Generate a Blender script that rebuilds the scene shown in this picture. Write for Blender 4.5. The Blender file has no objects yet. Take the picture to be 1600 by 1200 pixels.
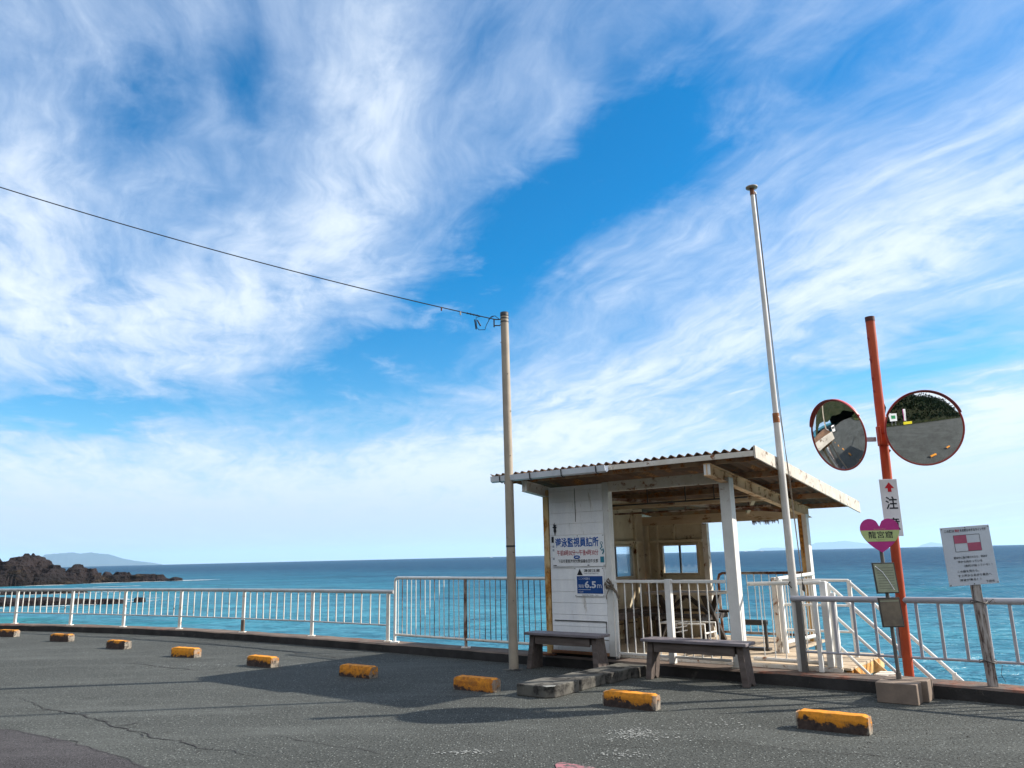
import bpy, math, random
from math import sin, cos, pi, radians, sqrt, atan2, exp
from mathutils import Vector, Matrix, noise
R = random.Random(7)
sc = bpy.context.scene
COL = sc.collection

# ------------------------------------------------------------------ camera
cd = bpy.data.cameras.new('camera'); cam = bpy.data.objects.new('camera', cd); COL.objects.link(cam)
cd.sensor_fit = 'HORIZONTAL'; cd.sensor_width = 36.0; cd.lens = 36.0*1200/1600
cd.clip_start = 0.1; cd.clip_end = 150000
roll = math.atan(0.0232); pitch = math.atan(268.6*cos(roll)/1200)
fw = Vector((0, cos(pitch), sin(pitch))); up0 = Vector((0, -sin(pitch), cos(pitch))); rt0 = Vector((1, 0, 0))
rt = rt0*cos(roll)-up0*sin(roll); up = up0*cos(roll)+rt0*sin(roll)
M = Matrix((rt, up, -fw)).transposed().to_4x4(); M.translation = (0, 0, 1.5)
cam.matrix_world = M
sc.camera = cam

# ------------------------------------------------------------------ light
SUN_AZ = radians(6.0)      # measured from +X towards +Y
SUN_EL = radians(33.5)
sd = bpy.data.lights.new('sun', 'SUN'); sun = bpy.data.objects.new('sun', sd); COL.objects.link(sun)
sd.energy = 5.0; sd.angle = radians(0.55); sd.color = (1.0, 0.92, 0.80)
sv = Vector((cos(SUN_EL)*cos(SUN_AZ), cos(SUN_EL)*sin(SUN_AZ), sin(SUN_EL)))
sun.rotation_euler = sv.to_track_quat('Z', 'Y').to_euler(); sun.location = (20, 5, 20)
sc.view_settings.view_transform = 'Standard'; sc.view_settings.look = 'None'
sc.view_settings.exposure = 0.80; sc.view_settings.gamma = 1.0
sc.render.resolution_x = 1024; sc.render.resolution_y = 768

# ------------------------------------------------------------------ node helper
class NT:
    def __init__(s, tree): s.t = tree; s.n = tree.nodes; s.l = tree.links
    def new(s, typ, **kw):
        n = s.n.new(typ)
        for k, v in kw.items(): setattr(n, k, v)
        return n
    def put(s, sock, v):
        if hasattr(v, 'is_linked') or isinstance(v, bpy.types.NodeSocket): s.l.new(v, sock)
        else: sock.default_value = v
    def m(s, op, a, b=None, c=None, clamp=False):
        n = s.new('ShaderNodeMath', operation=op); n.use_clamp = clamp
        s.put(n.inputs[0], a)
        if b is not None: s.put(n.inputs[1], b)
        if c is not None: s.put(n.inputs[2], c)
        return n.outputs[0]
    def vm(s, op, a, b=None):
        n = s.new('ShaderNodeVectorMath', operation=op); s.put(n.inputs[0], a)
        if b is not None: s.put(n.inputs[1], b)
        return n.outputs['Value'] if op in ('LENGTH', 'DOT_PRODUCT') else n.outputs[0]
    def sm(s, x, a, b, o0=0.0, o1=1.0):
        n = s.new('ShaderNodeMapRange', interpolation_type='SMOOTHSTEP'); s.put(n.inputs[0], x)
        n.inputs[1].default_value = a; n.inputs[2].default_value = b
        n.inputs[3].default_value = o0; n.inputs[4].default_value = o1
        return n.outputs[0]
    def lin(s, x, a, b, o0=0.0, o1=1.0):
        n = s.new('ShaderNodeMapRange'); s.put(n.inputs[0], x)
        n.inputs[1].default_value = a; n.inputs[2].default_value = b
        n.inputs[3].default_value = o0; n.inputs[4].default_value = o1
        return n.outputs[0]
    def mix(s, f, a, b):
        n = s.new('ShaderNodeMix', data_type='RGBA'); s.put(n.inputs[0], f)
        s.put(n.inputs[6], a if not isinstance(a, tuple) else (*a, 1)[:4])
        s.put(n.inputs[7], b if not isinstance(b, tuple) else (*b, 1)[:4])
        return n.outputs[2]
    def mapping(s, v, loc=(0, 0, 0), rot=(0, 0, 0), scale=(1, 1, 1)):
        n = s.new('ShaderNodeMapping'); s.put(n.inputs[0], v)
        n.inputs[1].default_value = loc; n.inputs[2].default_value = rot; n.inputs[3].default_value = scale
        return n.outputs[0]
    def noise(s, v, scale, detail=4, rough=0.55, dist=0.0):
        n = s.new('ShaderNodeTexNoise'); s.put(n.inputs['Vector'], v)
        n.inputs['Scale'].default_value = scale; n.inputs['Detail'].default_value = detail
        n.inputs['Roughness'].default_value = rough; n.inputs['Distortion'].default_value = dist
        return n.outputs['Fac']

# ------------------------------------------------------------------ sky
w = bpy.data.worlds.new("World"); sc.world = w; w.use_nodes = True
W_ = NT(w.node_tree); w.node_tree.nodes.clear()
geo = W_.new('ShaderNodeTexCoord'); D0 = geo.outputs['Generated']
sep = W_.new('ShaderNodeSeparateXYZ'); W_.l.new(D0, sep.inputs[0])
X, Y, Z = sep.outputs
Zc = W_.m('MAXIMUM', Z, 0.004)
cmb = W_.new('ShaderNodeCombineXYZ'); W_.l.new(X, cmb.inputs[0]); W_.l.new(Y, cmb.inputs[1]); W_.l.new(Zc, cmb.inputs[2])
sky = W_.new('ShaderNodeTexSky', sky_type='NISHITA'); sky.sun_disc = False
sky.sun_elevation = SUN_EL; sky.sun_rotation = pi/2-SUN_AZ
sky.altitude = 0; sky.air_density = 1.0; sky.dust_density = 0.35; sky.ozone_density = 2.2
W_.l.new(cmb.outputs[0], sky.inputs[0])
hs = W_.new('ShaderNodeHueSaturation'); hs.inputs['Saturation'].default_value = 1.56; hs.inputs['Value'].default_value = 1.30; hs.inputs['Hue'].default_value = 0.497
W_.l.new(sky.outputs[0], hs.inputs['Color'])
# cloud direction coordinates in degrees: azimuth from +Y and elevation
az = W_.m('MULTIPLY', W_.m('ARCTAN2', X, Y), 180/pi)
el = W_.m('MULTIPLY', W_.m('ARCSINE', Zc), 180/pi)
ae = W_.new('ShaderNodeCombineXYZ'); W_.l.new(az, ae.inputs[0]); W_.l.new(el, ae.inputs[1])
zz = W_.m('ADD', Zc, 0.10)
pl = W_.new('ShaderNodeCombineXYZ'); W_.l.new(W_.m('DIVIDE', X, zz), pl.inputs[0]); W_.l.new(W_.m('DIVIDE', Y, zz), pl.inputs[1])
P = pl.outputs[0]
warp = W_.new('ShaderNodeTexNoise'); W_.l.new(P, warp.inputs['Vector']); warp.inputs['Scale'].default_value = 1.3; warp.inputs['Detail'].default_value = 3
wv = W_.vm('SCALE', W_.vm('SUBTRACT', warp.outputs['Color'], (0.5, 0.5, 0.5)))
wv.node.inputs['Scale'].default_value = 0.5
Pw = W_.vm('ADD', P, wv)
# warp the placement of the cloud banks a little too, so that their rims are ragged
w2 = W_.new('ShaderNodeTexNoise'); W_.l.new(Pw, w2.inputs['Vector']); w2.inputs['Scale'].default_value = 3.0; w2.inputs['Detail'].default_value = 6; w2.inputs['Roughness'].default_value = 0.6
aw = W_.vm('SCALE', W_.vm('SUBTRACT', w2.outputs['Color'], (0.5, 0.5, 0.5))); aw.node.inputs['Scale'].default_value = 6.0
AE = W_.vm('ADD', ae.outputs[0], aw)
BLOBS = [(0.2, 22.6, 11.5, 3.6, 36, -0.85), (-11.0, 14.2, 8.0, 2.4, 30, -0.75), (9.8, 28.0, 8.0, 5.4, 29, -0.62), (-30.0, 9.8, 6.5, 1.4, 6, -1.0),
 (-27.5, 30.2, 6.0, 3.6, 11, -0.45), (-20.3, 33.5, 2.0, 4.6, 8, -0.3), (23.3, 31.4, 13.5, 4.6, 4, -0.40), (27.5, 11.5, 9.0, 1.7, 3, -0.65),
 (-2.1, 36.1, 3.2, 3.9, -1, -0.2), (-5.9, 12.2, 7.3, 1.6, 24, -0.3), (-11.1, 32.9, 8.0, 3.8, 80, 0.42), (-13.7, 21.0, 7.0, 5.0, 2, 0.28),
 (-25.4, 16.0, 12.0, 3.6, 12, 0.34), (-23.6, 30.6, 2.3, 1.8, 9, 0.3), (-34.1, 21.3, 4.5, 6.9, 11, 0.3), (4.2, 31.8, 5.0, 3.2, -5, 0.30),
 (29.0, 19.6, 12.0, 4.0, 16, 0.42), (7.2, 10.5, 16.0, 2.8, 17, 0.35), (10.2, 19.7, 6.1, 1.7, 28, 0.25), (33.7, 8.4, 4.5, 1.6, 5, 0.4)]
tot = None
for (a, e, sa, sb, t, A) in BLOBS:
    mp = W_.new('ShaderNodeMapping', vector_type='TEXTURE')
    W_.l.new(AE, mp.inputs[0]); mp.inputs[1].default_value = (a, e, 0); mp.inputs[2].default_value = (0, 0, radians(t)); mp.inputs[3].default_value = (sa, sb, 1)
    r2 = W_.vm('DOT_PRODUCT', mp.outputs[0], mp.outputs[0])
    g = W_.m('MULTIPLY', W_.m('EXPONENT', W_.m('MULTIPLY', r2, -0.9)), A)
    tot = g if tot is None else W_.m('ADD', tot, g)
# cirrus streaks run towards azimuth -20 on the cloud deck
rot = W_.mapping(Pw, rot=(0, 0, radians(-20)), scale=(1, 1, 1))
st = W_.mapping(rot, scale=(2.6, 0.42, 1))
n1 = W_.noise(st, 1.5, 8, 0.58, 0.1)
n2 = W_.noise(W_.mapping(rot, scale=(1.4, 0.8, 1)), 2.0, 10, 0.60, 0.1)
n3 = W_.noise(W_.mapping(rot, scale=(7.0, 1.3, 1)), 2.0, 6, 0.6, 0.2)
right = W_.sm(az, -6, 12)
k1 = W_.lin(right, 0, 1, 0.55, 1.15); k2 = W_.lin(right, 0, 1, 0.95, 0.4)
d = W_.m('ADD', tot, 0.55)
d = W_.m('ADD', d, W_.m('MULTIPLY', W_.m('SUBTRACT', n1, 0.5), k1))
d = W_.m('ADD', d, W_.m('MULTIPLY', W_.m('SUBTRACT', n2, 0.5), k2))
d = W_.m('ADD', d, W_.m('MULTIPLY', W_.m('SUBTRACT', n3, 0.5), 0.45))
n4 = W_.noise(W_.mapping(rot, scale=(3.2, 1.5, 1)), 4.5, 8, 0.68, 0.6)
d = W_.m('ADD', d, W_.m('MULTIPLY', W_.m('SUBTRACT', n4, 0.5), 0.42))
low = W_.sm(el, 12, 3)
d = W_.m('ADD', d, W_.m('MULTIPLY', low, 0.52))
behind = W_.sm(Y, 0.15, -0.25)
d = W_.m('ADD', d, W_.m('MULTIPLY', behind, 0.45))
cov = W_.sm(d, -0.1, 1.2)
cov = W_.m('MULTIPLY', cov, W_.lin(el, 30, 40, 0.93, 0.86))
ccol = W_.mix(W_.sm(d, 0.45, 1.2), (4.6, 5.7, 7.5), (7.0, 7.7, 8.5))
ccol = W_.mix(W_.sm(el, 9, 0), ccol, (4.5, 5.6, 7.2))
ccol = W_.mix(behind, ccol, (10.5, 10.8, 11.2))   # unseen bright cloud bank, added behind the camera to fill the shaded fronts
skyc = W_.mix(cov, hs.outputs[0], ccol)
bg = W_.new('ShaderNodeBackground'); W_.l.new(skyc, bg.inputs[0]); bg.inputs[1].default_value = 0.08
wo = W_.new('ShaderNodeOutputWorld'); W_.l.new(bg.outputs[0], wo.inputs[0])

# ------------------------------------------------------------------ materials
def mat(name):
    m = bpy.data.materials.new(name); m.use_nodes = True
    n = NT(m.node_tree); b = m.node_tree.nodes['Principled BSDF']
    return m, n, b
def obco(n): return n.new('ShaderNodeTexCoord').outputs['Object']
def bump(n, b, h, strength=0.3, dist=0.01):
    bn = n.new('ShaderNodeBump'); n.put(bn.inputs['Height'], h)
    bn.inputs['Strength'].default_value = strength; bn.inputs['Distance'].default_value = dist
    n.l.new(bn.outputs[0], b.inputs['Normal'])
def surf(name, c1, c2=None, rough=0.6, vscale=4.0, rust=None, rth=0.62, rscale=5.0, stretch=(1, 1, 1), bs=0.15, bd=0.004, spec=0.5, metal=0.0, fine=60, rw=0.06):
    """worn surface: two tones of one colour, optional rust or dirt patches with a shape of their own"""
    m, n, b = mat(name); o = obco(n); os_ = n.mapping(o, scale=stretch)
    a = n.noise(os_, vscale, 6, 0.6); col = n.mix(n.sm(a, 0.3, 0.7), c1, c2 or tuple(x*0.8 for x in c1))
    f = n.noise(o, fine, 3, 0.6)
    col = n.mix(n.lin(f, 0.3, 0.75, 0, 0.18), col, tuple(x*0.55 for x in c1))
    rg = rough
    if rust:
        q = n.noise(os_, rscale, 8, 0.68, 0.3); k = n.sm(q, rth-rw, rth+rw)
        q2 = n.noise(o, rscale*6, 4, 0.7)
        rc = n.mix(n.sm(q2, 0.35, 0.65), rust, tuple(x*0.4 for x in rust))
        col = n.mix(k, col, rc)
        rg = n.lin(k, 0, 1, rough, 0.9)
        h = n.m('ADD', n.m('MULTIPLY', k, 0.6), f)
    else: h = f
    n.put(b.inputs['Base Color'], col); n.put(b.inputs['Roughness'], rg)
    b.inputs['Specular IOR Level'].default_value = spec; b.inputs['Metallic'].default_value = metal
    bump(n, b, h, bs, bd)
    return m
RUST = (0.30, 0.11, 0.035)
M_ = {}
M_['white'] = surf('white_paint', (0.72, 0.72, 0.70), (0.62, 0.62, 0.60), 0.5, rust=RUST, rth=0.70, rscale=6, spec=0.3)
M_['whitebar'] = surf('white_bar_paint', (0.74, 0.74, 0.72), (0.64, 0.63, 0.6), 0.5, rust=RUST, rth=0.66, rscale=9, spec=0.3)
M_['siding'] = surf('white_siding', (0.86, 0.87, 0.88), (0.77, 0.79, 0.82), 0.7, 3.0, rust=(0.48, 0.41, 0.33), rth=0.68, rscale=5, stretch=(2.5, 2.5, .45), rw=0.09, spec=0.2)
M_['rustwhite'] = surf('rusty_white_paint', (0.74, 0.71, 0.66), (0.62, 0.56, 0.47), 0.6, rust=RUST, rth=0.61, rscale=9, spec=0.3)
M_['rustbar'] = surf('rusty_bar', (0.45, 0.40, 0.36), (0.22, 0.12, 0.08), 0.7, 3, rust=(0.16, 0.06, 0.03), rth=0.50, rscale=3, spec=0.2)
M_['ochre'] = surf('rust_stained_post', (0.66, 0.38, 0.12), (0.60, 0.46, 0.26), 0.75, 2.5, rust=(0.50, 0.22, 0.05), rth=0.50, rscale=4, stretch=(1, 1, .4), spec=0.2)
M_['cream'] = surf('cream_inner_wall', (0.66, 0.58, 0.43), (0.52, 0.43, 0.29), 0.8, 3, rust=(0.20, 0.09, 0.04), rth=0.62, rscale=4, spec=0.2)
M_['roof'] = surf('corrugated_rust', (0.17, 0.11, 0.08), (0.12, 0.07, 0.045), 0.85, 3, rust=(0.34, 0.17, 0.07), rth=0.58, rscale=5, stretch=(1, .35, 1), spec=0.15)
M_['purlin'] = surf('rusty_purlin', (0.36, 0.25, 0.16), (0.20, 0.12, 0.075), 0.85, 5, rust=(0.40, 0.17, 0.06), rth=0.54, rscale=6, spec=0.15)
M_['fascia'] = surf('weathered_fascia', (0.58, 0.54, 0.48), (0.46, 0.42, 0.37), 0.7, 6, rust=(0.24, 0.18, 0.14), rth=0.60, rscale=9, spec=0.2)
M_['beam'] = surf('stained_beam', (0.64, 0.53, 0.38), (0.50, 0.37, 0.24), 0.7, 3, rust=(0.28, 0.13, 0.05), rth=0.62, rscale=7, stretch=(.6, .6, 2), spec=0.2)
M_['gutter'] = surf('plastic_gutter', (0.66, 0.70, 0.76), None, 0.35, spec=0.4)
M_['darkmetal'] = surf('dark_metal', (0.03, 0.03, 0.033), (0.05, 0.045, 0.04), 0.5)
M_['greybar'] = surf('grey_painted_rail', (0.42, 0.42, 0.46), (0.33, 0.33, 0.37), 0.5, rust=(0.20, 0.10, 0.07), rth=0.66, rscale=7, spec=0.4)
M_['railwhite'] = surf('old_rail_paint', (0.68, 0.66, 0.62), (0.55, 0.52, 0.47), 0.5, rust=RUST, rth=0.63, rscale=5, spec=0.4)
M_['railtop'] = surf('bare_rail_top', (0.46, 0.48, 0.49), (0.36, 0.36, 0.36), 0.4, rust=(0.2, 0.13, 0.1), rth=0.68, spec=0.5)
M_['polegrey'] = surf('steel_pole', (0.38, 0.325, 0.26), (0.30, 0.26, 0.21), 0.6, 4, rust=(0.16, 0.1, 0.07), rth=0.70, rscale=9, spec=0.3)
M_['flagpole'] = surf('white_flag_pole', (0.66, 0.65, 0.63), (0.56, 0.54, 0.50), 0.4, rust=RUST, rth=0.72, rscale=5, spec=0.5)
M_['black'] = surf('black_tape', (0.012, 0.013, 0.016), None, 0.6)
M_['cable'] = surf('cable', (0.02, 0.022, 0.024), None, 0.6)
M_['orange'] = surf('orange_paint', (0.50, 0.085, 0.026), (0.36, 0.05, 0.02), 0.5, 3, rust=(0.10, 0.025, 0.03), rth=0.70, rscale=7, spec=0.35)
M_['rim'] = surf('mirror_rim_paint', (0.30, 0.045, 0.03), (0.34, 0.04, 0.03), 0.45)
M_['hood'] = surf('mirror_hood_paint', (0.48, 0.07, 0.06), (0.42, 0.06, 0.06), 0.4)
M_['rope'] = surf('rope', (0.16, 0.13, 0.10), None, 0.9)
M_['wood'] = surf('weathered_bench_wood', (0.14, 0.115, 0.105), (0.085, 0.068, 0.062), 0.75, 6, stretch=(.5, 6, 3), bs=0.4, spec=0.25)
M_['benchtop'] = surf('worn_bench_top', (0.20, 0.18, 0.20), (0.13, 0.115, 0.13), 0.55, 6, stretch=(.5, 6, 3), bs=0.3, spec=0.4)
M_['darkwood'] = surf('dark_table_wood', (0.055, 0.045, 0.04), None, 0.7, 6, stretch=(3, 3, .5))
M_['tabletop'] = surf('pale_table_top', (0.50, 0.42, 0.32), (0.38, 0.31, 0.24), 0.6, 5, stretch=(.6, 6, 1))
M_['deck'] = surf('salt_bleached_deck', (0.56, 0.46, 0.34), (0.42, 0.33, 0.24), 0.8, 5, stretch=(.6, 5, 1), rust=(0.30, 0.15, 0.07), rth=0.66, spec=0.15)
M_['postwood'] = surf('peeling_white_wood', (0.40, 0.38, 0.37), (0.20, 0.17, 0.15), 0.8, 9, stretch=(4, 4, .6), rust=(0.09, 0.06, 0.05), rth=0.56, rscale=9, bs=0.4, spec=0.2)
M_['signwhite'] = surf('sign_white', (0.86, 0.87, 0.89), (0.78, 0.80, 0.83), 0.45, 5, spec=0.3)
M_['signgrey'] = surf('sign_pale_grey', (0.52, 0.57, 0.64), (0.45, 0.50, 0.58), 0.5, 5, spec=0.3)
M_['platewhite'] = surf('plate_white', (0.74, 0.73, 0.75), None, 0.4, spec=0.3)
def flat(name, c, rough=0.5): return surf(name, c, tuple(x*0.85 for x in c), rough, 12, spec=0.3)
M_['inkblue'] = flat('blue_lettering', (0.006, 0.10, 0.42))
M_['inkred'] = flat('red_lettering', (0.42, 0.04, 0.07))
M_['inkblack'] = flat('black_lettering', (0.02, 0.022, 0.03))
M_['inkwhite'] = flat('white_lettering', (0.66, 0.70, 0.76))
M_['signblue'] = flat('sign_blue', (0.012, 0.07, 0.27))
M_['teal'] = flat('teal_print', (0.03, 0.22, 0.32))
M_['magenta'] = flat('magenta_paint', (0.50, 0.04, 0.25))
M_['limegreen'] = flat('pale_green_band', (0.46, 0.55, 0.24))
M_['pinksq'] = flat('faded_red_print', (0.40, 0.10, 0.17))
M_['arrowred'] = flat('red_arrow', (0.52, 0.01, 0.02))
M_['paper'] = surf('notice_paper', (0.34, 0.38, 0.27), (0.26, 0.29, 0.21), 0.5, 14)
M_['paper2'] = surf('faded_notice_paper', (0.20, 0.165, 0.12), (0.12, 0.10, 0.08), 0.5, 10)
M_['frame'] = surf('dark_frame', (0.06, 0.06, 0.06), None, 0.4)
M_['alu'] = surf('window_aluminium', (0.50, 0.42, 0.29), (0.36, 0.29, 0.19), 0.5)
M_['grey_pole'] = surf('dark_grey_post', (0.10, 0.10, 0.10), (0.14, 0.12, 0.1), 0.5)
M_['concrete'] = surf('pale_concrete', (0.14, 0.135, 0.12), (0.09, 0.087, 0.08), 0.9, 6, rust=(0.06, 0.058, 0.055), rth=0.54, rscale=5, bs=0.5, spec=0.15)
M_['block'] = surf('brown_concrete', (0.24, 0.19, 0.155), (0.18, 0.145, 0.12), 0.9, 8, bs=0.5, spec=0.15)
def mk_mirror():
    m, n, b = mat('mirror_face'); o = obco(n)
    b.inputs['Metallic'].default_value = 1; q = n.noise(o, 14, 5, 0.6)
    n.put(b.inputs['Base Color'], n.mix(n.sm(q, 0.4, 0.8), (0.80, 0.82, 0.84), (0.62, 0.63, 0.64))); b.inputs['Roughness'].default_value = 0.02
    return m
M_['mirror'] = mk_mirror()
def mk_glass(name='window_glass', tint=(0.90, 0.94, 0.96), haze=0.04):
    m = bpy.data.materials.new(name); m.use_nodes = True; n = NT(m.node_tree); m.node_tree.nodes.clear()
    o = obco(n); t = n.new('ShaderNodeBsdfTransparent'); t.inputs[0].default_value = (*tint, 1)
    g = n.new('ShaderNodeBsdfGlossy'); g.inputs['Roughness'].default_value = 0.05
    d_ = n.new('ShaderNodeBsdfTranslucent'); d_.inputs[0].default_value = (0.8, 0.85, 0.88, 1)
    fr = n.new('ShaderNodeFresnel'); fr.inputs[0].default_value = 1.15
    m1 = n.new('ShaderNodeMixShader'); n.l.new(fr.outputs[0], m1.inputs[0]); n.l.new(t.outputs[0], m1.inputs[1]); n.l.new(g.outputs[0], m1.inputs[2])
    m2 = n.new('ShaderNodeMixShader'); n.put(m2.inputs[0], n.lin(n.noise(o, 3, 4, 0.6), 0.3, 0.7, haze*0.5, haze*1.5)); n.l.new(m1.outputs[0], m2.inputs[1]); n.l.new(d_.outputs[0], m2.inputs[2])
    out = n.new('ShaderNodeOutputMaterial'); n.l.new(m2.outputs[0], out.inputs[0]); return m
M_['glass'] = mk_glass()
M_['frost'] = mk_glass('salt_clouded_glass', (0.97, 0.98, 0.99), 0.03)
def mk_asphalt(name, base, lift=1.0, vs=1.0):
    m, n, b = mat(name); o = obco(n)
    f1 = n.noise(o, 48*vs, 4, 0.8)
    vo = n.new('ShaderNodeTexVoronoi'); n.put(vo.inputs['Vector'], o); vo.inputs['Scale'].default_value = 46*vs
    speck = n.sm(vo.outputs['Distance'], 0.45, 0.10)
    rnd = n.new('ShaderNodeSeparateColor'); n.l.new(vo.outputs['Color'], rnd.inputs[0])
    light = n.m('MULTIPLY', speck, n.sm(rnd.outputs[0], 0.55, 1.0))
    big = n.noise(o, 0.35, 6, 0.6); mid = n.noise(o, 2.2, 6, 0.65)
    c = n.mix(n.sm(big, 0.3, 0.7), tuple(x*0.82 for x in base), tuple(x*1.18 for x in base))
    c = n.mix(n.lin(mid, 0.35, 0.7, 0, 0.45), c, tuple(x*1.30 for x in base))
    c = n.mix(n.sm(f1, 0.56, 0.36), c, tuple(x*0.15 for x in base))
    c = n.mix(light, c, tuple(x*3.8 for x in base))
    # chalky worn streaks along the line of wheel stops
    st_ = n.noise(n.mapping(o, rot=(0, 0, radians(36)), scale=(0.30, 1.4, 1)), 0.8, 9, 0.75)
    c = n.mix(n.lin(st_, 0.50, 0.72, 0, 0.50), c, tuple(x*1.9 for x in base))
    oil = n.noise(o, 0.9, 4, 0.6, 0.5)
    c = n.mix(n.sm(oil, 0.66, 0.74, 0, 0.45), c, tuple(x*0.45 for x in base))
    n.put(b.inputs['Base Color'], c); b.inputs['Roughness'].default_value = 0.92; b.inputs['Specular IOR Level'].default_value = 0.12
    h = n.m('ADD', f1, n.m('MULTIPLY', light, 0.6))
    bump(n, b, h, 0.8, 0.010)
    return m
M_['asphalt'] = mk_asphalt('asphalt', (0.074, 0.079, 0.075))
M_['asphalt2'] = mk_asphalt('smooth_asphalt_patch', (0.062, 0.059, 0.062), vs=1.6)
M_['crack'] = surf('crack_dirt', (0.018, 0.016, 0.017), None, 0.95)
M_['residue'] = surf('paint_residue', (0.30, 0.31, 0.30), None, 0.9)
M_['pinkpaint'] = surf('worn_red_road_paint', (0.34, 0.13, 0.15), (0.28, 0.11, 0.13), 0.8, rust=(0.09, 0.085, 0.085), rth=0.52, rscale=16)
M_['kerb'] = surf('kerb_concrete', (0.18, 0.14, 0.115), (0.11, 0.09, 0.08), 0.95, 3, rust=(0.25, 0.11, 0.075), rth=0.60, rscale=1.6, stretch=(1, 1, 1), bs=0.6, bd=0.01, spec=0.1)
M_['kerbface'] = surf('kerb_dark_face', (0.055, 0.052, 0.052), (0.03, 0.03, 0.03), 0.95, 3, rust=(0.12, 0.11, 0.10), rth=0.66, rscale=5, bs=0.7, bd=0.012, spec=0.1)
M_['rock'] = surf('sea_rock', (0.026, 0.020, 0.021), (0.011, 0.010, 0.011), 0.9, 0.05, rust=(0.065, 0.048, 0.035), rth=0.62, rscale=0.08, stretch=(1, 1, 2.5), bs=1.0, bd=1.2, spec=0.15, fine=0.7)
M_['island'] = surf('wooded_island', (0.030, 0.045, 0.035), (0.05, 0.055, 0.04), 1.0, 0.001, fine=0.004, spec=0.0)
M_['hill'] = surf('hill_soil', (0.012, 0.016, 0.008), (0.022, 0.024, 0.012), 1.0, 0.4, spec=0.1)
M_['coast'] = surf('wooded_coast', (0.014, 0.022, 0.011), (0.035, 0.038, 0.02), 1.0, 0.15, rust=(0.10, 0.08, 0.05), rth=0.66, rscale=0.05, bs=1.0, bd=2.0, fine=0.6, spec=0.05)
M_['leaf'] = surf('leaves', (0.020, 0.038, 0.016), (0.05, 0.07, 0.028), 0.8, 0.5, spec=0.2)
M_['leaf2'] = surf('grass_leaves', (0.10, 0.11, 0.035), (0.05, 0.08, 0.025), 0.8, 0.8, spec=0.2)
M_['bark'] = surf('bark', (0.09, 0.065, 0.045), None, 0.9, 6)
M_['green'] = flat('green_print', (0.02, 0.22, 0.08)); M_['yellow'] = flat('yellow_board', (0.65, 0.55, 0.02)); M_['boardwhite'] = flat('white_board', (0.7, 0.7, 0.7))
M_['foam'] = surf('sea_foam', (0.66, 0.72, 0.74), None, 0.9, spec=0.1)
def mk_blockpaint():
    m, n, b = mat('wheel_stop_paint'); o = obco(n)
    s_ = n.new('ShaderNodeSeparateXYZ'); n.l.new(o, s_.inputs[0])
    oi = n.new('ShaderNodeObjectInfo'); 
    off = n.m('MULTIPLY', oi.outputs['Random'], 40.0)
    cv = n.new('ShaderNodeCombineXYZ'); n.l.new(off, cv.inputs[0]); n.l.new(off, cv.inputs[1])
    ov = n.vm('ADD', o, cv.outputs[0])
    q = n.noise(ov, 16, 7, 0.75, 0.2); q2 = n.noise(ov, 5, 3, 0.6)
    lvl = n.m('ADD', s_.outputs[2], n.m('ADD', n.lin(q, 0.3, 0.7, -0.05, 0.05), n.lin(q2, 0.3, 0.7, -0.035, 0.035)))
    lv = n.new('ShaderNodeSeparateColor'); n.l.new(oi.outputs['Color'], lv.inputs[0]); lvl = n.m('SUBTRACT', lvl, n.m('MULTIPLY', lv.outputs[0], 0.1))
    k = n.sm(lvl, -0.012, 0.020)
    chip = n.sm(n.noise(ov, 34, 6, 0.7), 0.64, 0.69)
    endw = n.sm(n.m('ADD', n.m('ABSOLUTE', s_.outputs[0]), n.lin(q, 0.3, 0.7, -0.03, 0.03)), 0.272, 0.288)
    k = n.m('MULTIPLY', k, n.m('SUBTRACT', 1.0, n.m('MULTIPLY', chip, 0.8)))
    k = n.m('MULTIPLY', k, n.m('SUBTRACT', 1.0, n.m('MULTIPLY', endw, 0.8)))
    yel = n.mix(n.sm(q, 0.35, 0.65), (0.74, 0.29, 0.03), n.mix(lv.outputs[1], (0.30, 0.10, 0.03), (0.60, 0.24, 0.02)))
    bare = n.mix(n.sm(q, 0.3, 0.7), (0.035, 0.025, 0.024), (0.085, 0.06, 0.05))
    bare = n.mix(endw, bare, n.mix(n.sm(q, 0.4, 0.6), (0.10, 0.09, 0.08), (0.27, 0.24, 0.2)))
    yel = n.mix(n.sm(n.noise(ov, 9, 6, 0.75), 0.48, 0.70, 0, 0.65), yel, (0.22, 0.12, 0.05))
    n.put(b.inputs['Base Color'], n.mix(k, bare, yel)); b.inputs['Roughness'].default_value = 0.85; b.inputs['Specular IOR Level'].default_value = 0.2
    bump(n, b, n.m('ADD', n.noise(o, 90, 4, 0.7), k), 0.6, 0.004)
    return m
M_['stop'] = mk_blockpaint()
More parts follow.
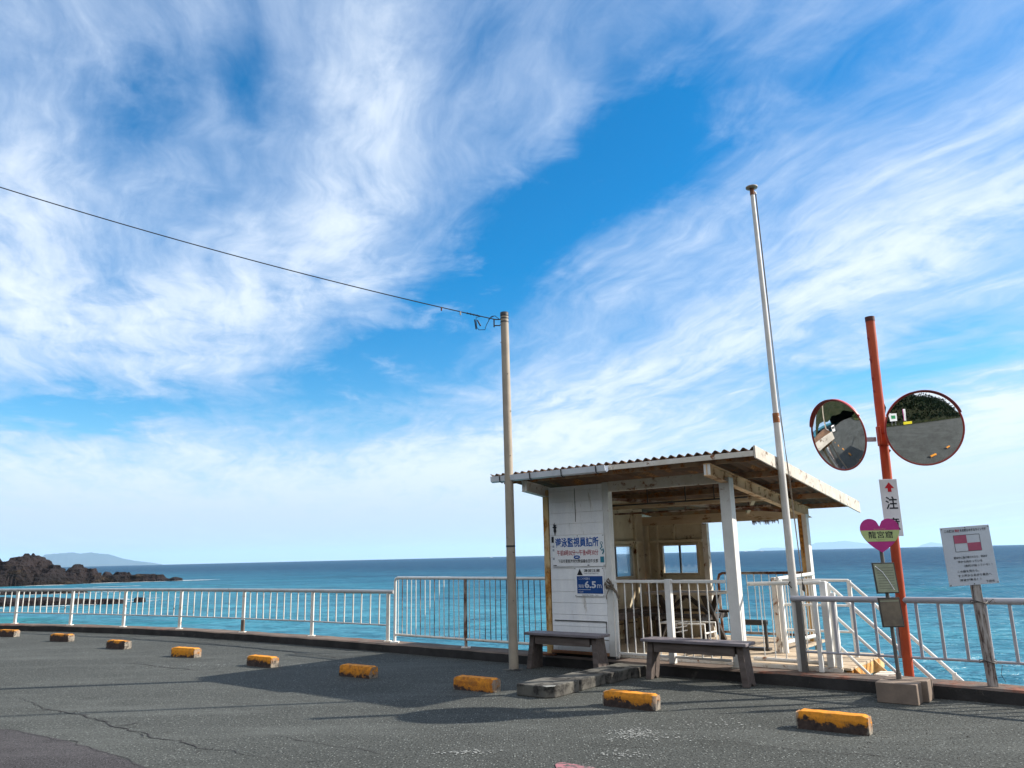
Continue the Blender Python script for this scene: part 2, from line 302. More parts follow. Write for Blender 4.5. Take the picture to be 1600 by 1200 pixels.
def mk_sea():
    m, n, b = mat('sea_water'); g_ = n.new('ShaderNodeNewGeometry'); o = g_.outputs['Position']
    # seaward distance from the wall, metres (wall runs along -38 deg)
    sp = n.new('ShaderNodeSeparateXYZ'); n.l.new(n.mapping(o, rot=(0, 0, radians(38))), sp.inputs[0])
    q = n.noise(n.mapping(o, rot=(0, 0, radians(30)), scale=(0.3, 1, 1)), 0.02, 5, 0.6)
    dist = n.m('ADD', sp.outputs[1], n.lin(q, 0.3, 0.7, -45, 45))
    # left side stays shallow farther out
    spx = n.new('ShaderNodeSeparateXYZ'); n.l.new(o, spx.inputs[0])
    dist = n.m('SUBTRACT', dist, n.lin(spx.outputs[0], -20, -220, 0, 50))
    shallow = (0.048, 0.210, 0.290); midc = (0.020, 0.125, 0.205); deep = (0.005, 0.040, 0.098)
    c = n.mix(n.sm(dist, 60, 190), shallow, midc)
    c = n.mix(n.sm(dist, 120, 480), c, deep)
    c = n.mix(n.sm(n.noise(n.mapping(o, scale=(0.4, 1, 1)), 0.035, 4, 0.6), 0.52, 0.70), c, n.mix(n.sm(dist, 60, 300), (0.02, 0.19, 0.25), deep))
    c = n.mix(n.m('MULTIPLY', n.sm(n.m('ADD', sp.outputs[1], n.lin(n.noise(o, 0.08, 3), 0.3, 0.7, -2.5, 2.5)), 54, 50), 0.7), c, (0.02, 0.19, 0.20))
    st1 = n.noise(n.mapping(o, rot=(0, 0, radians(24)), scale=(0.22, 1, 1)), 0.11, 6, 0.65, 0.3)
    st2 = n.noise(n.mapping(o, rot=(0, 0, radians(18)), scale=(0.30, 1, 1)), 0.55, 5, 0.65, 0.3)
    c = n.mix(n.lin(st1, 0.40, 0.62, 0, 0.38), c, deep)  # dark and light ripple shading painted into the water colour
    c = n.mix(n.lin(st2, 0.44, 0.62, 0, 0.30), c, (0.10, 0.26, 0.33))
    n.put(b.inputs['Base Color'], c)
    b.inputs['Roughness'].default_value = 0.16; b.inputs['IOR'].default_value = 1.33; b.inputs['Specular IOR Level'].default_value = 0.24
    wr = n.mapping(o, rot=(0, 0, radians(22)), scale=(0.40, 1, 1))
    h = n.m('MULTIPLY', n.noise(wr, 0.012, 3, 0.5), 14.0)
    h = n.m('ADD', h, n.m('MULTIPLY', n.noise(wr, 0.05, 3, 0.5, 0.3), 6.5))
    h = n.m('ADD', h, n.m('MULTIPLY', n.noise(wr, 0.20, 3, 0.55, 0.3), 3.4))
    h = n.m('ADD', h, n.m('MULTIPLY', n.noise(wr, 0.80, 4, 0.6, 0.4), 1.2))
    h = n.m('ADD', h, n.m('MULTIPLY', n.noise(n.mapping(o, rot=(0, 0, radians(-12)), scale=(0.6, 1, 1)), 2.6, 3, 0.6), 0.16))
    bn = n.new('ShaderNodeBump'); n.put(bn.inputs['Height'], h); bn.inputs['Strength'].default_value = 1.0; bn.inputs['Distance'].default_value = 1.0
    df = n.new('ShaderNodeBsdfDiffuse'); n.put(df.inputs[0], c); n.l.new(bn.outputs[0], df.inputs['Normal'])
    gl = n.new('ShaderNodeBsdfGlossy'); gl.inputs['Roughness'].default_value = 0.22; n.l.new(bn.outputs[0], gl.inputs['Normal'])
    fr = n.new('ShaderNodeFresnel'); fr.inputs[0].default_value = 1.33; n.l.new(bn.outputs[0], fr.inputs['Normal'])
    ms = n.new('ShaderNodeMixShader'); n.put(ms.inputs[0], n.m('MULTIPLY', fr.outputs[0], 0.42, clamp=True)); n.l.new(df.outputs[0], ms.inputs[1]); n.l.new(gl.outputs[0], ms.inputs[2])
    n.l.new(ms.outputs[0], m.node_tree.nodes['Material Output'].inputs[0])
    return m
M_['sea'] = mk_sea()

# ------------------------------------------------------------------ frames and builders
AC = radians(-38); K0 = Vector((1.293, 10.698, 0))
d1 = Vector((cos(AC), sin(AC), 0)); d2 = Vector((-sin(AC), cos(AC), 0))
def Wp(u, v, z=0.0): return K0+d1*u+d2*v+Vector((0, 0, z))
OFF = {}
def tag(o, label=None, cat=None, group=None, kind=None):
    if label: o['label'] = label
    if cat: o['category'] = cat
    if group: o['group'] = group
    if kind: o['kind'] = kind
    return o
def thing(name, label, cat, frame, base, group=None, rotz=None):
    """frame 'C': base and part coordinates are hut coordinates; 'W': world; 'L': part coordinates are local, base in world, turned by rotz"""
    o = bpy.data.objects.new(name, None); COL.objects.link(o); o.empty_display_size = 0.2
    place(o, frame, base, rotz); tag(o, label, cat, group); return o
def place(o, frame, base, rotz=None):
    base = Vector(base)
    if frame == 'C': o.location = Wp(*base); o.rotation_euler = (0, 0, AC); OFF[o.name] = base.copy()
    elif frame == 'W': o.location = base; OFF[o.name] = base.copy()
    else: o.location = base; o.rotation_euler = (0, 0, rotz or 0); OFF[o.name] = Vector((0, 0, 0))
class MB:
    def __init__(s): s.v = []; s.f = []; s.sm = []
    def add(s, vs, fs, smooth=False):
        k = len(s.v); s.v += [tuple(p) for p in vs]; s.f += [tuple(i+k for i in f) for f in fs]; s.sm += [smooth]*len(fs); return s
    def box(s, x0, x1, y0, y1, z0, z1):
        return s.hexa([(x0, y0, z0), (x1, y0, z0), (x1, y1, z0), (x0, y1, z0), (x0, y0, z1), (x1, y0, z1), (x1, y1, z1), (x0, y1, z1)])
    def hexa(s, v):
        return s.add(v, [(0, 3, 2, 1), (4, 5, 6, 7), (0, 1, 5, 4), (1, 2, 6, 5), (2, 3, 7, 6), (3, 0, 4, 7)])
    def bar(s, a, b, w, h, upv=(0, 0, 1)):
        a, b = Vector(a), Vector(b); t = (b-a).normalized(); u_ = Vector(upv)
        if abs(t.dot(u_)) > 0.98: u_ = Vector((0, 1, 0))
        r = t.cross(u_).normalized()*(w/2); q = r.cross(t).normalized()*(h/2)
        return s.hexa([a-r-q, a+r-q, b+r-q, b-r-q, a-r+q, a+r+q, b+r+q, b-r+q])
    def tube(s, pts, r, n=10, cap=True):
        pts = [Vector(p) for p in pts]; N = len(pts); rings = []
        rr = r if isinstance(r, (list, tuple)) else [r]*N
        ref = Vector((0, 0, 1)); prev = None
        for i, p in enumerate(pts):
            t = (pts[min(i+1, N-1)]-pts[max(i-1, 0)]).normalized()
            if prev is None:
                x = t.cross(ref if abs(t.z) < 0.95 else Vector((1, 0, 0))).normalized()
            else: x = (prev-t*prev.dot(t)).normalized()
            prev = x; y = t.cross(x)
            rings.append([p+(x*cos(2*pi*k/n)+y*sin(2*pi*k/n))*rr[i] for k in range(n)])
        vs = [q for rg in rings for q in rg]
        fs = [(i*n+k, i*n+(k+1) % n, (i+1)*n+(k+1) % n, (i+1)*n+k) for i in range(N-1) for k in range(n)]
        s.add(vs, fs, True)
        if cap:
            s.add(rings[0], [tuple(range(n))[::-1]]); s.add(rings[-1], [tuple(range(n))])
        return s
    def prism(s, poly, axis, a, b):
        """extrude polygon (list of 2D) along axis 0/1/2 from a to b"""
        n = len(poly)
        def P3(p, t):
            return (t, p[0], p[1]) if axis == 0 else (p[0], t, p[1]) if axis == 1 else (p[0], p[1], t)
        vs = [P3(p, a) for p in poly]+[P3(p, b) for p in poly]
        fs = [tuple(range(n))[::-1], tuple(range(n, 2*n))]+[(i, (i+1) % n, n+(i+1) % n, n+i) for i in range(n)]
        return s.add(vs, fs)
    def grid(s, nx, ny, fn, smooth=True):
        vs = [fn(i/nx, j/ny) for j in range(ny+1) for i in range(nx+1)]
        fs = [(j*(nx+1)+i, j*(nx+1)+i+1, (j+1)*(nx+1)+i+1, (j+1)*(nx+1)+i) for j in range(ny) for i in range(nx)]
        return s.add(vs, fs, smooth)
    def build(s, name, m, parent=None, bevel=0.0, label=None, seg=2, solid=0.0):
        off = Vector((0, 0, 0))
        if parent is not None: off = OFF[parent.name]
        elif hasattr(s, 'off'): off = Vector(s.off)
        me = bpy.data.meshes.new(name)
        me.from_pydata([tuple(Vector(p)-off) for p in s.v], [], s.f); me.polygons.foreach_set('use_smooth', s.sm)
        me.materials.append(M_[m] if isinstance(m, str) else m); me.update()
        o = bpy.data.objects.new(name, me); COL.objects.link(o)
        if parent is not None: o.parent = parent
        OFF[o.name] = off
        if solid:
            q = o.modifiers.new('solid', 'SOLIDIFY'); q.thickness = solid
        if bevel:
            q = o.modifiers.new('bevel', 'BEVEL'); q.width = bevel; q.segments = seg; q.limit_method = 'ANGLE'; q.angle_limit = radians(40)
        if label: o['label'] = label
        return o
def solo(mb, name, m, frame, base, label=None, cat=None, group=None, kind=None, bevel=0.0, rotz=None):
    """a thing that is one mesh"""
    mb.off = Vector((0, 0, 0)) if frame == 'L' else Vector(base)
    o = mb.build(name, m, None, bevel); place(o, frame, base, rotz); tag(o, label, cat, group, kind); return o
def text(name, body, box, y, m, parent, bold=0.0, rotdeg=0.0, depth=0.0012):
    """lettering on a plane facing local -y; box = x0,x1,z0,z1 in parent coordinates"""
    x0, x1, z0, z1 = box
    cu = bpy.data.curves.new('tmp', 'FONT'); cu.body = body; cu.size = 1.0; cu.offset = bold; cu.resolution_u = 2; cu.space_line = 1.1
    t = bpy.data.objects.new('tmp', cu); COL.objects.link(t); bpy.context.view_layer.update()
    me0 = bpy.data.meshes.new_from_object(t.evaluated_get(bpy.context.evaluated_depsgraph_get()))
    vs = [v.co.copy() for v in me0.vertices]; fs = [tuple(p.vertices) for p in me0.polygons]
    bpy.data.objects.remove(t); bpy.data.curves.remove(cu); bpy.data.meshes.remove(me0)
    if not vs: return None
    a0 = min(v.x for v in vs); a1 = max(v.x for v in vs); b0 = min(v.y for v in vs); b1 = max(v.y for v in vs)
    sx = (x1-x0)/(a1-a0); sz = (z1-z0)/(b1-b0); mb = MB(); ra = radians(rotdeg); cx, cz = (x0+x1)/2, (z0+z1)/2
    pv = []
    for v in vs:
        X_ = x0+(v.x-a0)*sx-cx; Z_ = z0+(v.y-b0)*sz-cz
        pv.append((cx+X_*cos(ra)-Z_*sin(ra), y, cz+X_*sin(ra)+Z_*cos(ra)))
    mb.add(pv, fs)
    return mb.build(name, m, parent)
def kids(o): return [c for c in bpy.data.objects if c.parent is o]
def copy_tree(o, parent=None):
    c = o.copy(); COL.objects.link(c); c.parent = parent
    for ch in kids(o): copy_tree(ch, c)
    return c

# ------------------------------------------------------------------ setting: shore line, road, kerb, sea
front = [Wp(75, -.13), Wp(30, -.13), Wp(12, -.13), Wp(6, -.13), Wp(3, -.13), Wp(1.5, -.13), Wp(0, -.13), Wp(-1.8, -.13), Vector((-1.07, 12.40, 0)), Vector((-2.17, 13.28, 0)),
         Vector((-3.75, 14.52, 0)), Vector((-5.45, 15.78, 0)), Vector((-7.14, 16.95, 0)), Vector((-8.9, 17.95, 0)), Vector((-10.6, 18.80, 0)), Vector((-12.64, 19.62, 0)), Vector((-16, 20.9, 0)),
         Vector((-22, 22.9, 0)), Vector((-40, 28.5, 0)), Vector((-90, 38, 0)), Vector((-220, 46, 0))]
def offs(path, dd):
    out = []
    for i, p in enumerate(path):
        t = (path[min(i+1, len(path)-1)]-path[max(i-1, 0)]).normalized(); nrm = Vector((t.y, -t.x, 0))   # seaward (path runs right to left)
        out.append(p+nrm*dd)
    return out
back = offs(front, 0.42)
inner = offs(front, -0.002)
def ribbon(a, b, za, zb):
    mb = MB(); n = len(a)
    mb.add([(p.x, p.y, za) for p in a]+[(p.x, p.y, zb) for p in b], [(i, i+1, n+i+1, n+i) for i in range(n-1)]); return mb
# subdivide the shore path for an uneven kerb
def dens(path, step=0.35):
    out = []
    for i in range(len(path)-1):
        a, b = path[i], path[i+1]; L = (b-a).length; st_ = step if L < 12 else 4
        k = max(1, int(L/st_))
        out += [a.lerp(b, j/k) for j in range(k)]
    return out+[path[-1]]
fd = dens(front); bd_ = offs(fd, 0.42); md_ = offs(fd, 0.03)
mb = MB(); n_ = len(fd)
def wob(p, s=1.0, a=0.008): return a*(noise.noise(Vector((p.x*s*3, p.y*s*3, 3.1)))+0.5*noise.noise(Vector((p.x*11, p.y*11, 0))))
f0 = [Vector((p.x, p.y, -0.3)) for p in fd]
f1 = [p+Vector((wob(p), wob(p), 0.118+wob(p, 1, .012))) for p in fd]
f2 = [p+Vector((0, 0, 0.135+wob(p, 1, .006))) for p in md_]
f3 = [p+Vector((0, 0, 0.130+wob(p, 1, .010))) for p in bd_]
f4 = [p+Vector((0, 0, -9)) for p in bd_]
mb = MB(); mb.add(f0+f1, [(i, n_+i, n_+i+1, i+1) for i in range(n_-1)])
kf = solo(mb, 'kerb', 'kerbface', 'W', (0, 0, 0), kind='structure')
mb = MB(); mb.add(f1+f2+f3+f4, [(r_*n_+i, (r_+1)*n_+i, (r_+1)*n_+i+1, r_*n_+i+1) for r_ in range(3) for i in range(n_-1)])
solo(mb, 'kerb_top', 'kerb', 'W', (0, 0, 0), kind='structure')
rear = offs(front, -15.6)
mb = MB(); n0 = len(front)
mb.add([(p.x, p.y, 0) for p in offs(front, 0.02)]+[(p.x, p.y, 0) for p in rear], [(i, i+1, n0+i+1, n0+i) for i in range(n0-1)])
solo(mb, 'road', 'asphalt', 'W', (0, 0, 0), kind='structure')
# verge and hillside on the landward side
hp = dens(offs(front, -15.5), 2.2); rows = []
prof = [(0, -0.03), (1.2, 0.12), (3, 0.5), (6, 3.2), (11, 8), (18, 13), (28, 18), (45, 22), (70, 18), (110, 3)]
for dd, hh in prof:
    rw = offs(hp, -dd)
    rows.append([Vector((p.x, p.y, hh*(1+0.35*noise.noise(p*0.05))+0.15*noise.noise(p*0.5)*min(1, dd/3))) for p in rw])
mb = MB(); nh = len(hp)
mb.add([p for r_ in rows for p in r_], [(j*nh+i, j*nh+i+1, (j+1)*nh+i+1, (j+1)*nh+i) for j in range(len(rows)-1) for i in range(nh-1)], True)
solo(mb, 'hillside', 'hill', 'W', (0, 0, 0), kind='structure')
mb = MB()
for _ in range(24000):
    i = R.randrange(2, nh-3); j = R.choice([2, 3, 3, 4, 4, 5, 5, 6]); a = rows[j][i].lerp(rows[j+1][i+1], R.random()).lerp(rows[j][i+1], R.random()*0.5)
    if a.length > 110: continue
    s_ = R.uniform(.35, .85); hgt = R.uniform(0.1, 3.0+1.5*noise.noise(a*0.25)) if j > 2 else R.uniform(0, 1.2)
    c_ = a+Vector((R.uniform(-.8, .8), R.uniform(-.8, .8), hgt)); x = Vector((R.uniform(-1, 1), R.uniform(-1, 1), R.uniform(-1, 1))).normalized(); y = x.orthogonal().normalized()
    mb.add([c_-x*s_, c_+y*s_*.5, c_+x*s_, c_-y*s_*.5], [(0, 1, 2, 3)])
solo(mb, 'woods', 'leaf', 'W', (0, 0, 0), kind='stuff', label='dense dark woods on the slope behind the road', cat='woods')
mb = MB()
for _ in range(7000):
    i = R.randrange(2, nh-3); a = rows[1][i].lerp(rows[2][i], R.random()**1.5).lerp(rows[1][i+1], R.random())
    if a.length > 60: continue
    h_ = R.uniform(.15, .55); t = R.uniform(0, 6.28); x = Vector((cos(t), sin(t), 0))*R.uniform(.03, .08); l = Vector((R.uniform(-.2, .2), R.uniform(-.2, .2), h_))
    mb.add([a-x, a+x, a+l], [(0, 1, 2)])
solo(mb, 'grass', 'leaf2', 'W', (0, 0, 0), kind='stuff', label='rough grass on the verge behind the road', cat='grass')

# sea: one disc out to the horizon
mb = MB(); NS = 256; rad = [0, 60, 150, 400, 1200, 4000, 11000]
vs = [(0, 0, -6.5)]; fs = []
for r_ in rad[1:]:
    vs += [(r_*cos(2*pi*k/NS), r_*sin(2*pi*k/NS), -6.5) for k in range(NS)]
fs += [(0, 1+k, 1+(k+1) % NS) for k in range(NS)]
for j in range(len(rad)-2):
    a = 1+j*NS; fs += [(a+k, a+NS+k, a+NS+(k+1) % NS, a+(k+1) % NS) for k in range(NS)]
mb.add(vs, fs); solo(mb, 'sea', 'sea', 'W', (0, 0, 0), kind='structure')

# far islands, rising beyond the horizon
def island(pts, Rk, name='distant_island', depth=2500, label='', group=None):
    mb = MB(); n = len(pts); fine = []
    for i in range(n-1):
        for k in range(6):
            t = k/6; a = pts[i][0]*(1-t)+pts[i+1][0]*t; h = pts[i][1]*(1-t)+pts[i+1][1]*t
            fine.append((a, max(0, h*(1+0.05*noise.noise(Vector((a*9, 0, 0)))))))
    fine.append(pts[-1]); n = len(fine)
    def P_(a, r_, z): return (r_*sin(radians(a)), r_*cos(radians(a)), z)
    rings = [[P_(a, Rk-depth, -90) for a, h in fine], [P_(a, Rk-depth*.45, h*.55-30+12*noise.noise(Vector((a*7, 5, 0)))) for a, h in fine], [P_(a, Rk, h) for a, h in fine], [P_(a, Rk+depth, -90) for a, h in fine]]
    mb.add([p for r_ in rings for p in r_], [(j*n+i, j*n+i+1, (j+1)*n+i+1, (j+1)*n+i) for j in range(3) for i in range(n-1)], True)
    return solo(mb, name, 'island', 'W', (0, 0, 0), kind='structure', label=label)
island([(-31.9, -60), (-31.5, 90), (-31.0, 390), (-30.5, 412), (-29.95, 428), (-29.5, 450), (-29.06, 402), (-28.45, 440), (-27.97, 392), (-27.4, 365), (-26.66, 229), (-25.9, 135), (-24.9, 58), (-24.2, -10)], 30000, 'hills')
island([(16.9, -20), (17.35, 121), (18.4, 118), (19.6, 43), (20.2, 60), (20.9, 320), (21.9, 332), (22.7, 381), (23.7, 260), (24.8, 106), (25.2, -40)], 45000, 'hills')
island([(27.0, -40), (27.3, 90), (27.85, 205), (28.56, 95), (28.9, -40)], 45000, 'hills')

# rocks
def rock(name, lumps, box, label, cat='rocks', res=(110, 60), group=None, z0=-8.0, amp=1.0):
    x0, x1, y0, y1 = box; cx, cy = (x0+x1)/2, (y0+y1)/2
    def fn(s_, t_):
        x = x0+(x1-x0)*s_; y = y0+(y1-y0)*t_; h = 0
        for lx, ly, rx, ry, hh in lumps:
            q = ((x-lx)/rx)**2+((y-ly)/ry)**2
            q *= 1+0.5*noise.noise(Vector((x/9, y/9, 7)))
            if q < 1: h = max(h, hh*(1-q)**0.55)
        f = noise.fractal(Vector((x*.09, y*.09, 2)), 0.9, 2.1, 5)*0.7; rg = 1-abs(noise.noise(Vector((x*.16, y*.22, 9))))
        st = h*(0.82+0.30*f)+(rg-0.7)*4.0*amp*min(1, h/4)
        if h > 0: st = st*0.6+0.4*(math.floor(st/1.9)*1.9+0.9)   # ledges
        return (x+0.8*amp*noise.noise(Vector((x*.3, y*.3, h))), y+0.8*amp*noise.noise(Vector((x*.3, 9, h))), z0+st if h > 0.01 else z0)
    mb = MB(); mb.grid(res[0], res[1], fn, False)
    return solo(mb, name, 'rock', 'W', (cx, cy, z0), label=label, cat=cat, group=group)
rock('rock_headland', [(-224, 356, 14, 16, 17.2), (-221, 356, 8, 11, 17.6), (-226, 356, 9, 12, 17.2), (-237, 358, 14, 16, 15.0), (-252, 365, 20, 20, 14.0), (-213, 358, 9, 12, 10.5), (-206.5, 360, 8, 9, 6.2),
      (-203.5, 366, 6.5, 7, 10.4), (-199, 369, 8, 7, 8.8), (-193, 372, 9, 6, 7.2), (-188, 375, 9, 6, 6.8), (-180, 376, 9, 5, 6.0), (-173, 377, 8, 5, 5.4), (-166, 378, 7, 4, 4.2)],
     (-290, -152, 328, 398), 'dark craggy rock headland running out from the left into the sea', 'headland', (240, 110))
for i_, (x, y, lx, ly, h, lb) in enumerate([(-150, 240, 34, 5, 3.0, 'long low reef rock under the headland, seen through the leftmost railing bays'),
        (-108, 172, 20, 6, 3.8, 'broad dark reef rock, nearest of the rocks at the far left'),
        (-87.5, 168, 7, 2.0, 2.6, 'small flat rock awash between the third and fourth railing posts from the left'),
        (-82, 173, 1.6, 1.4, 2.5, 'tiny lone rock awash right of the small flat rock')]):
    rock('sea_rock', [(x, y, lx, ly, h), (x+lx*.35, y+.5, lx*.4, ly*.7, h*.9), (x-lx*.3, y-.5, lx*.4, ly*.8, h*1.15)], (x-lx*1.1, x+lx*1.1, y-ly*1.6, y+ly*1.6), lb, 'rock', (60, 22), 'reef rocks off the headland', amp=.35)
def foam(cx, cy, lx, ly, nn, ang=-30):
    mb = MB(); ca, sa = cos(radians(ang)), sin(radians(ang))
    for _ in range(nn):
        a, b = R.gauss(0, .4)*lx, R.gauss(0, .35)*ly; x = cx+a*ca-b*sa; y = cy+a*sa+b*ca; s_ = R.uniform(.5, 2.0)*min(1.4, ly*1.3)
        pts = [(x+s_*(1.8*cos(t)*ca-.6*sin(t)*sa)*R.uniform(.6, 1), y+s_*(1.8*cos(t)*sa+.6*sin(t)*ca)*R.uniform(.6, 1), -6.42+R.uniform(0, .05)) for t in [k*1.047 for k in range(6)]]
        mb.add(pts, [(0, 1, 2, 3, 4, 5)])
    return mb
fm = MB()
for a in [(-154, 380, 7, 5, 130, 5), (-190, 364, 9, 3, 90, 15), (-206, 345, 8, 4, 90, 10), (-172, 369, 12, 2.2, 90, 15), (-152, 300, 9, 1.0, 40, 15), (-114, 247, 16, .9, 50, 20), (-99, 178, 14, .8, 50, 40), (-86, 174, 9, .5, 40, 25), (-90, 190, 9, .6, 12, 5), (-95, 163, 10, .5, 30, 25), (-128, 236, 16, .5, 30, 15)]:
    q = foam(*a[:5], ang=a[5]); fm.add(q.v, q.f)
solo(fm, 'foam', 'foam', 'W', (0, 0, 0), kind='stuff', label='white foam breaking around the rocks', cat='foam')
def boat(az_, dist, L, label):
    x, y = dist*sin(radians(az_)), dist*cos(radians(az_))
    o = thing('boat', label, 'boat', 'L', (x, y, -6.5), 'boats on the horizon')
    h = MB().prism([(-L/2, 1.6), (L*.55, 2.2), (L*.42, -.3), (-L*.45, -.3)], 1, -L*.13, L*.13); h.build('hull', 'boardwhite', o, .2)
    MB().box(-L*.25, L*.12, -L*.09, L*.09, 1.7, 5.0).build('cabin', 'boardwhite', o, .2)
    MB().tube([(-L*.1, 0, 5), (-L*.1, 0, 9)], .15, 6).build('mast', 'darkmetal', o)
boat(-1.78, 5200, 20, 'tiny white boat on the horizon just left of the utility pole')
boat(16.28, 6500, 26, 'tiny boat on the horizon, left one of two beside the flag pole')
boat(17.34, 6500, 30, 'tiny boat on the horizon, right one of two beside the flag pole')

# wooded coast that closes the bay, out of frame on the left (it shows in the left mirror)
def cfn(s_, t_):
    p = Vector((-70, 75, 0)).lerp(Vector((-360, 340, 0)), s_); nn = Vector((-.68, -.73, 0)); q = p+nn*(t_*150-20)
    h = -8+80*sin(pi*min(1, t_*1.02))**.7*(0.75+0.5*noise.noise(q*.012))*min(1, s_*5+.25)+5*noise.noise(q*.06)+2*noise.noise(q*.2)
    return (q.x, q.y, h if 0 < t_ < 1 else -8)
solo(MB().grid(90, 34, cfn), 'coast_hills', 'coast', 'W', (0, 0, 0), kind='structure')

def cfn2(s_, t_):
    p = Vector((62, -62, 0)).lerp(Vector((170, 6, 0)), s_); nn = Vector((.53, -.85, 0)); q = p+nn*(t_*90-25)
    h = -8+42*sin(pi*t_)**.7*(0.8+0.5*noise.noise(q*.03))*min(1, (1-s_)*3+.1)+3*noise.noise(q*.09)+1.2*noise.noise(q*.3)
    return (q.x, q.y, h if 0 < t_ < 1 else -8)
solo(MB().grid(70, 34, cfn2), 'coast_hills', 'coast', 'W', (0, 0, 0), kind='structure')

# road surface marks
def crack(path, wdt=0.012, br=0.3, z=0.004):
    mb = MB()
    def run(pts, w0):
        fine = []
        for i in range(len(pts)-1):
            a, b = Vector((*pts[i], z)), Vector((*pts[i+1], z)); k = max(2, int((b-a).length/0.06))
            for j in range(k):
                p = a.lerp(b, j/k); s_ = p*4
                fine.append(p+Vector((0.07*noise.noise(s_)+0.025*noise.noise(p*17), 0.07*noise.noise(s_+Vector((9, 9, 0)))+0.025*noise.noise(p*17+Vector((4, 0, 0))), 0)))
        fine.append(Vector((*pts[-1], z)))
        L_, Rr = [], []
        for i, p in enumerate(fine):
            t = (fine[min(i+1, len(fine)-1)]-fine[max(i-1, 0)]).normalized(); nn = Vector((-t.y, t.x, 0)); q = w0*(0.35+1.1*abs(noise.noise(p*6)))*min(1, 4*min(i, len(fine)-1-i)/max(1, len(fine)))
            L_.append(p+nn*q/2); Rr.append(p-nn*q/2)
        m_ = len(fine); mb.add([(v.x, v.y, z) for v in L_+Rr], [(i, i+1, m_+i+1, m_+i) for i in range(m_-1)])
        return fine
    f = run(path, wdt)
    for p in f:
        if R.random() < br*0.10:
            t = R.uniform(0, 6.28); l = R.uniform(.08, .4); run([(p.x, p.y), (p.x+l*cos(t), p.y+l*sin(t))], wdt*.6)
    return mb
cm = MB()
for pth, wd, br in [([(-6.24, 9.8), (-5.55, 9.3), (-5.12, 8.83), (-4.48, 8.42), (-3.86, 7.84), (-3.28, 7.38), (-2.77, 6.97), (-2.09, 6.55), (-1.5, 6.3)], .022, .9),
                    ([(-5.6, 8.1), (-4.75, 7.75), (-4.0, 7.27), (-3.4, 6.8), (-2.82, 6.28), (-2.5, 5.9)], .02, .4),
                    ([(-2.24, 7.35), (-1.67, 6.91), (-1.31, 6.68), (-.9, 6.5)], .012, .8),
                    ([(1.51, 6.8), (1.73, 6.65), (1.89, 6.51), (2.29, 6.25), (2.75, 6.11), (3.4, 5.7)], .014, .6),
                    ([(.46, 6.77), (.75, 6.61), (1.2, 6.5)], .012, .8),
                    ([(-6.26, 12.75), (-5.23, 12.02), (-4.33, 11.42)], .03, 1.5),
                    ([(-3.6, 9.2), (-2.8, 8.8), (-2.2, 8.75)], .008, .5)]:
    q = crack(pth, wd, br); cm.add(q.v, q.f)
solo(cm, 'road_cracks', 'crack', 'W', (0, 0, 0), kind='structure')
seam = crack([(-13.11, 20.27-.6), (-12.16, 18.9), (-10.05, 17.9), (-8.55, 17.1), (-6.05, 15.45), (-4.35, 14.05), (-2.88, 12.75), (-1.4, 11.6)], .03, 0)
solo(seam, 'road_seam', 'crack', 'W', (0, 0, 0), kind='structure')
pp = [(-7.5, 9.3), (-6.5, 8.6), (-5.6, 8.1), (-4.75, 7.75), (-4.0, 7.27), (-3.4, 6.8), (-2.82, 6.28), (-2.5, 5.9), (-2.6, 4.0), (-8, 4.0)]
solo(MB().add([(x, y, .003) for x, y in pp], [tuple(range(len(pp)))]), 'road_patch', 'asphalt2', 'W', (0, 0, 0), kind='structure')
mb = MB()
for cx, cy, sx, sy, nn in [(.98, 7.02, .10, .09, 230), (1.25, 6.85, .22, .05, 40), (-.44, 6.52, .10, .03, 90), (.78, 6.35, .12, .05, 60), (1.9, 7.3, .3, .1, 60), (-4.9, 12.1, .5, .12, 120), (-3.2, 11.9, .4, .1, 60)]:
    for _ in range(nn):
        x, y = cx+R.gauss(0, sx)+0, cy+R.gauss(0, sy)-.45*0; s_ = R.uniform(.003, .014)
        mb.add([(x+s_*cos(t)*R.uniform(.5, 1.4), y+s_*sin(t)*R.uniform(.5, 1.2), .005) for t in (0, 1.3, 2.5, 3.8, 5.1)], [(0, 1, 2, 3, 4)])
solo(mb, 'paint_residue', 'residue', 'W', (0, 0, 0), kind='stuff', label='chips of old white paint left on the asphalt', cat='paint chips')
solo(MB().add([(x, y, .006) for x, y in [(.25, 6.085), (.27, 6.13), (.32, 6.14), (.40, 6.075), (.52, 5.985), (.60, 5.85), (.56, 5.7), (.3, 5.7), (.26, 5.9)]], [tuple(range(9))]), 'road_marking', 'pinkpaint', 'W', (0, 0, 0), kind='structure')

# grit gathered against the kerb and round the stops
mb = MB()
def pebble(x, y, s_):
    a = R.uniform(0, 6.28); q = [(x+s_*cos(a+k*1.571)*R.uniform(.6, 1.2), y+s_*sin(a+k*1.571)*R.uniform(.6, 1.2)) for k in range(4)]
    mb.add([(px_, py_, .002) for px_, py_ in q]+[(x, y, s_*R.uniform(.5, .9))], [(0, 1, 4), (1, 2, 4), (2, 3, 4), (3, 0, 4)])
gk = [p for p in offs(fd, -.03) if p.y > 4 and p.x > -16]
for _ in range(2600):
    p = R.choice(gk); t = abs(R.gauss(0, .10)); pebble(p.x+R.uniform(-.2, .2)-.6*t, p.y+R.uniform(-.15, .15)*.3-.8*t-.02, R.uniform(.003, .011))
for _ in range(900): pebble(R.gauss(2.6, 1.6), R.gauss(6.7, .5), R.uniform(.003, .009))
solo(mb, 'grit', 'concrete', 'W', (0, 0, 0), kind='stuff', label='loose grit and gravel lying on the asphalt along the kerb', cat='grit')

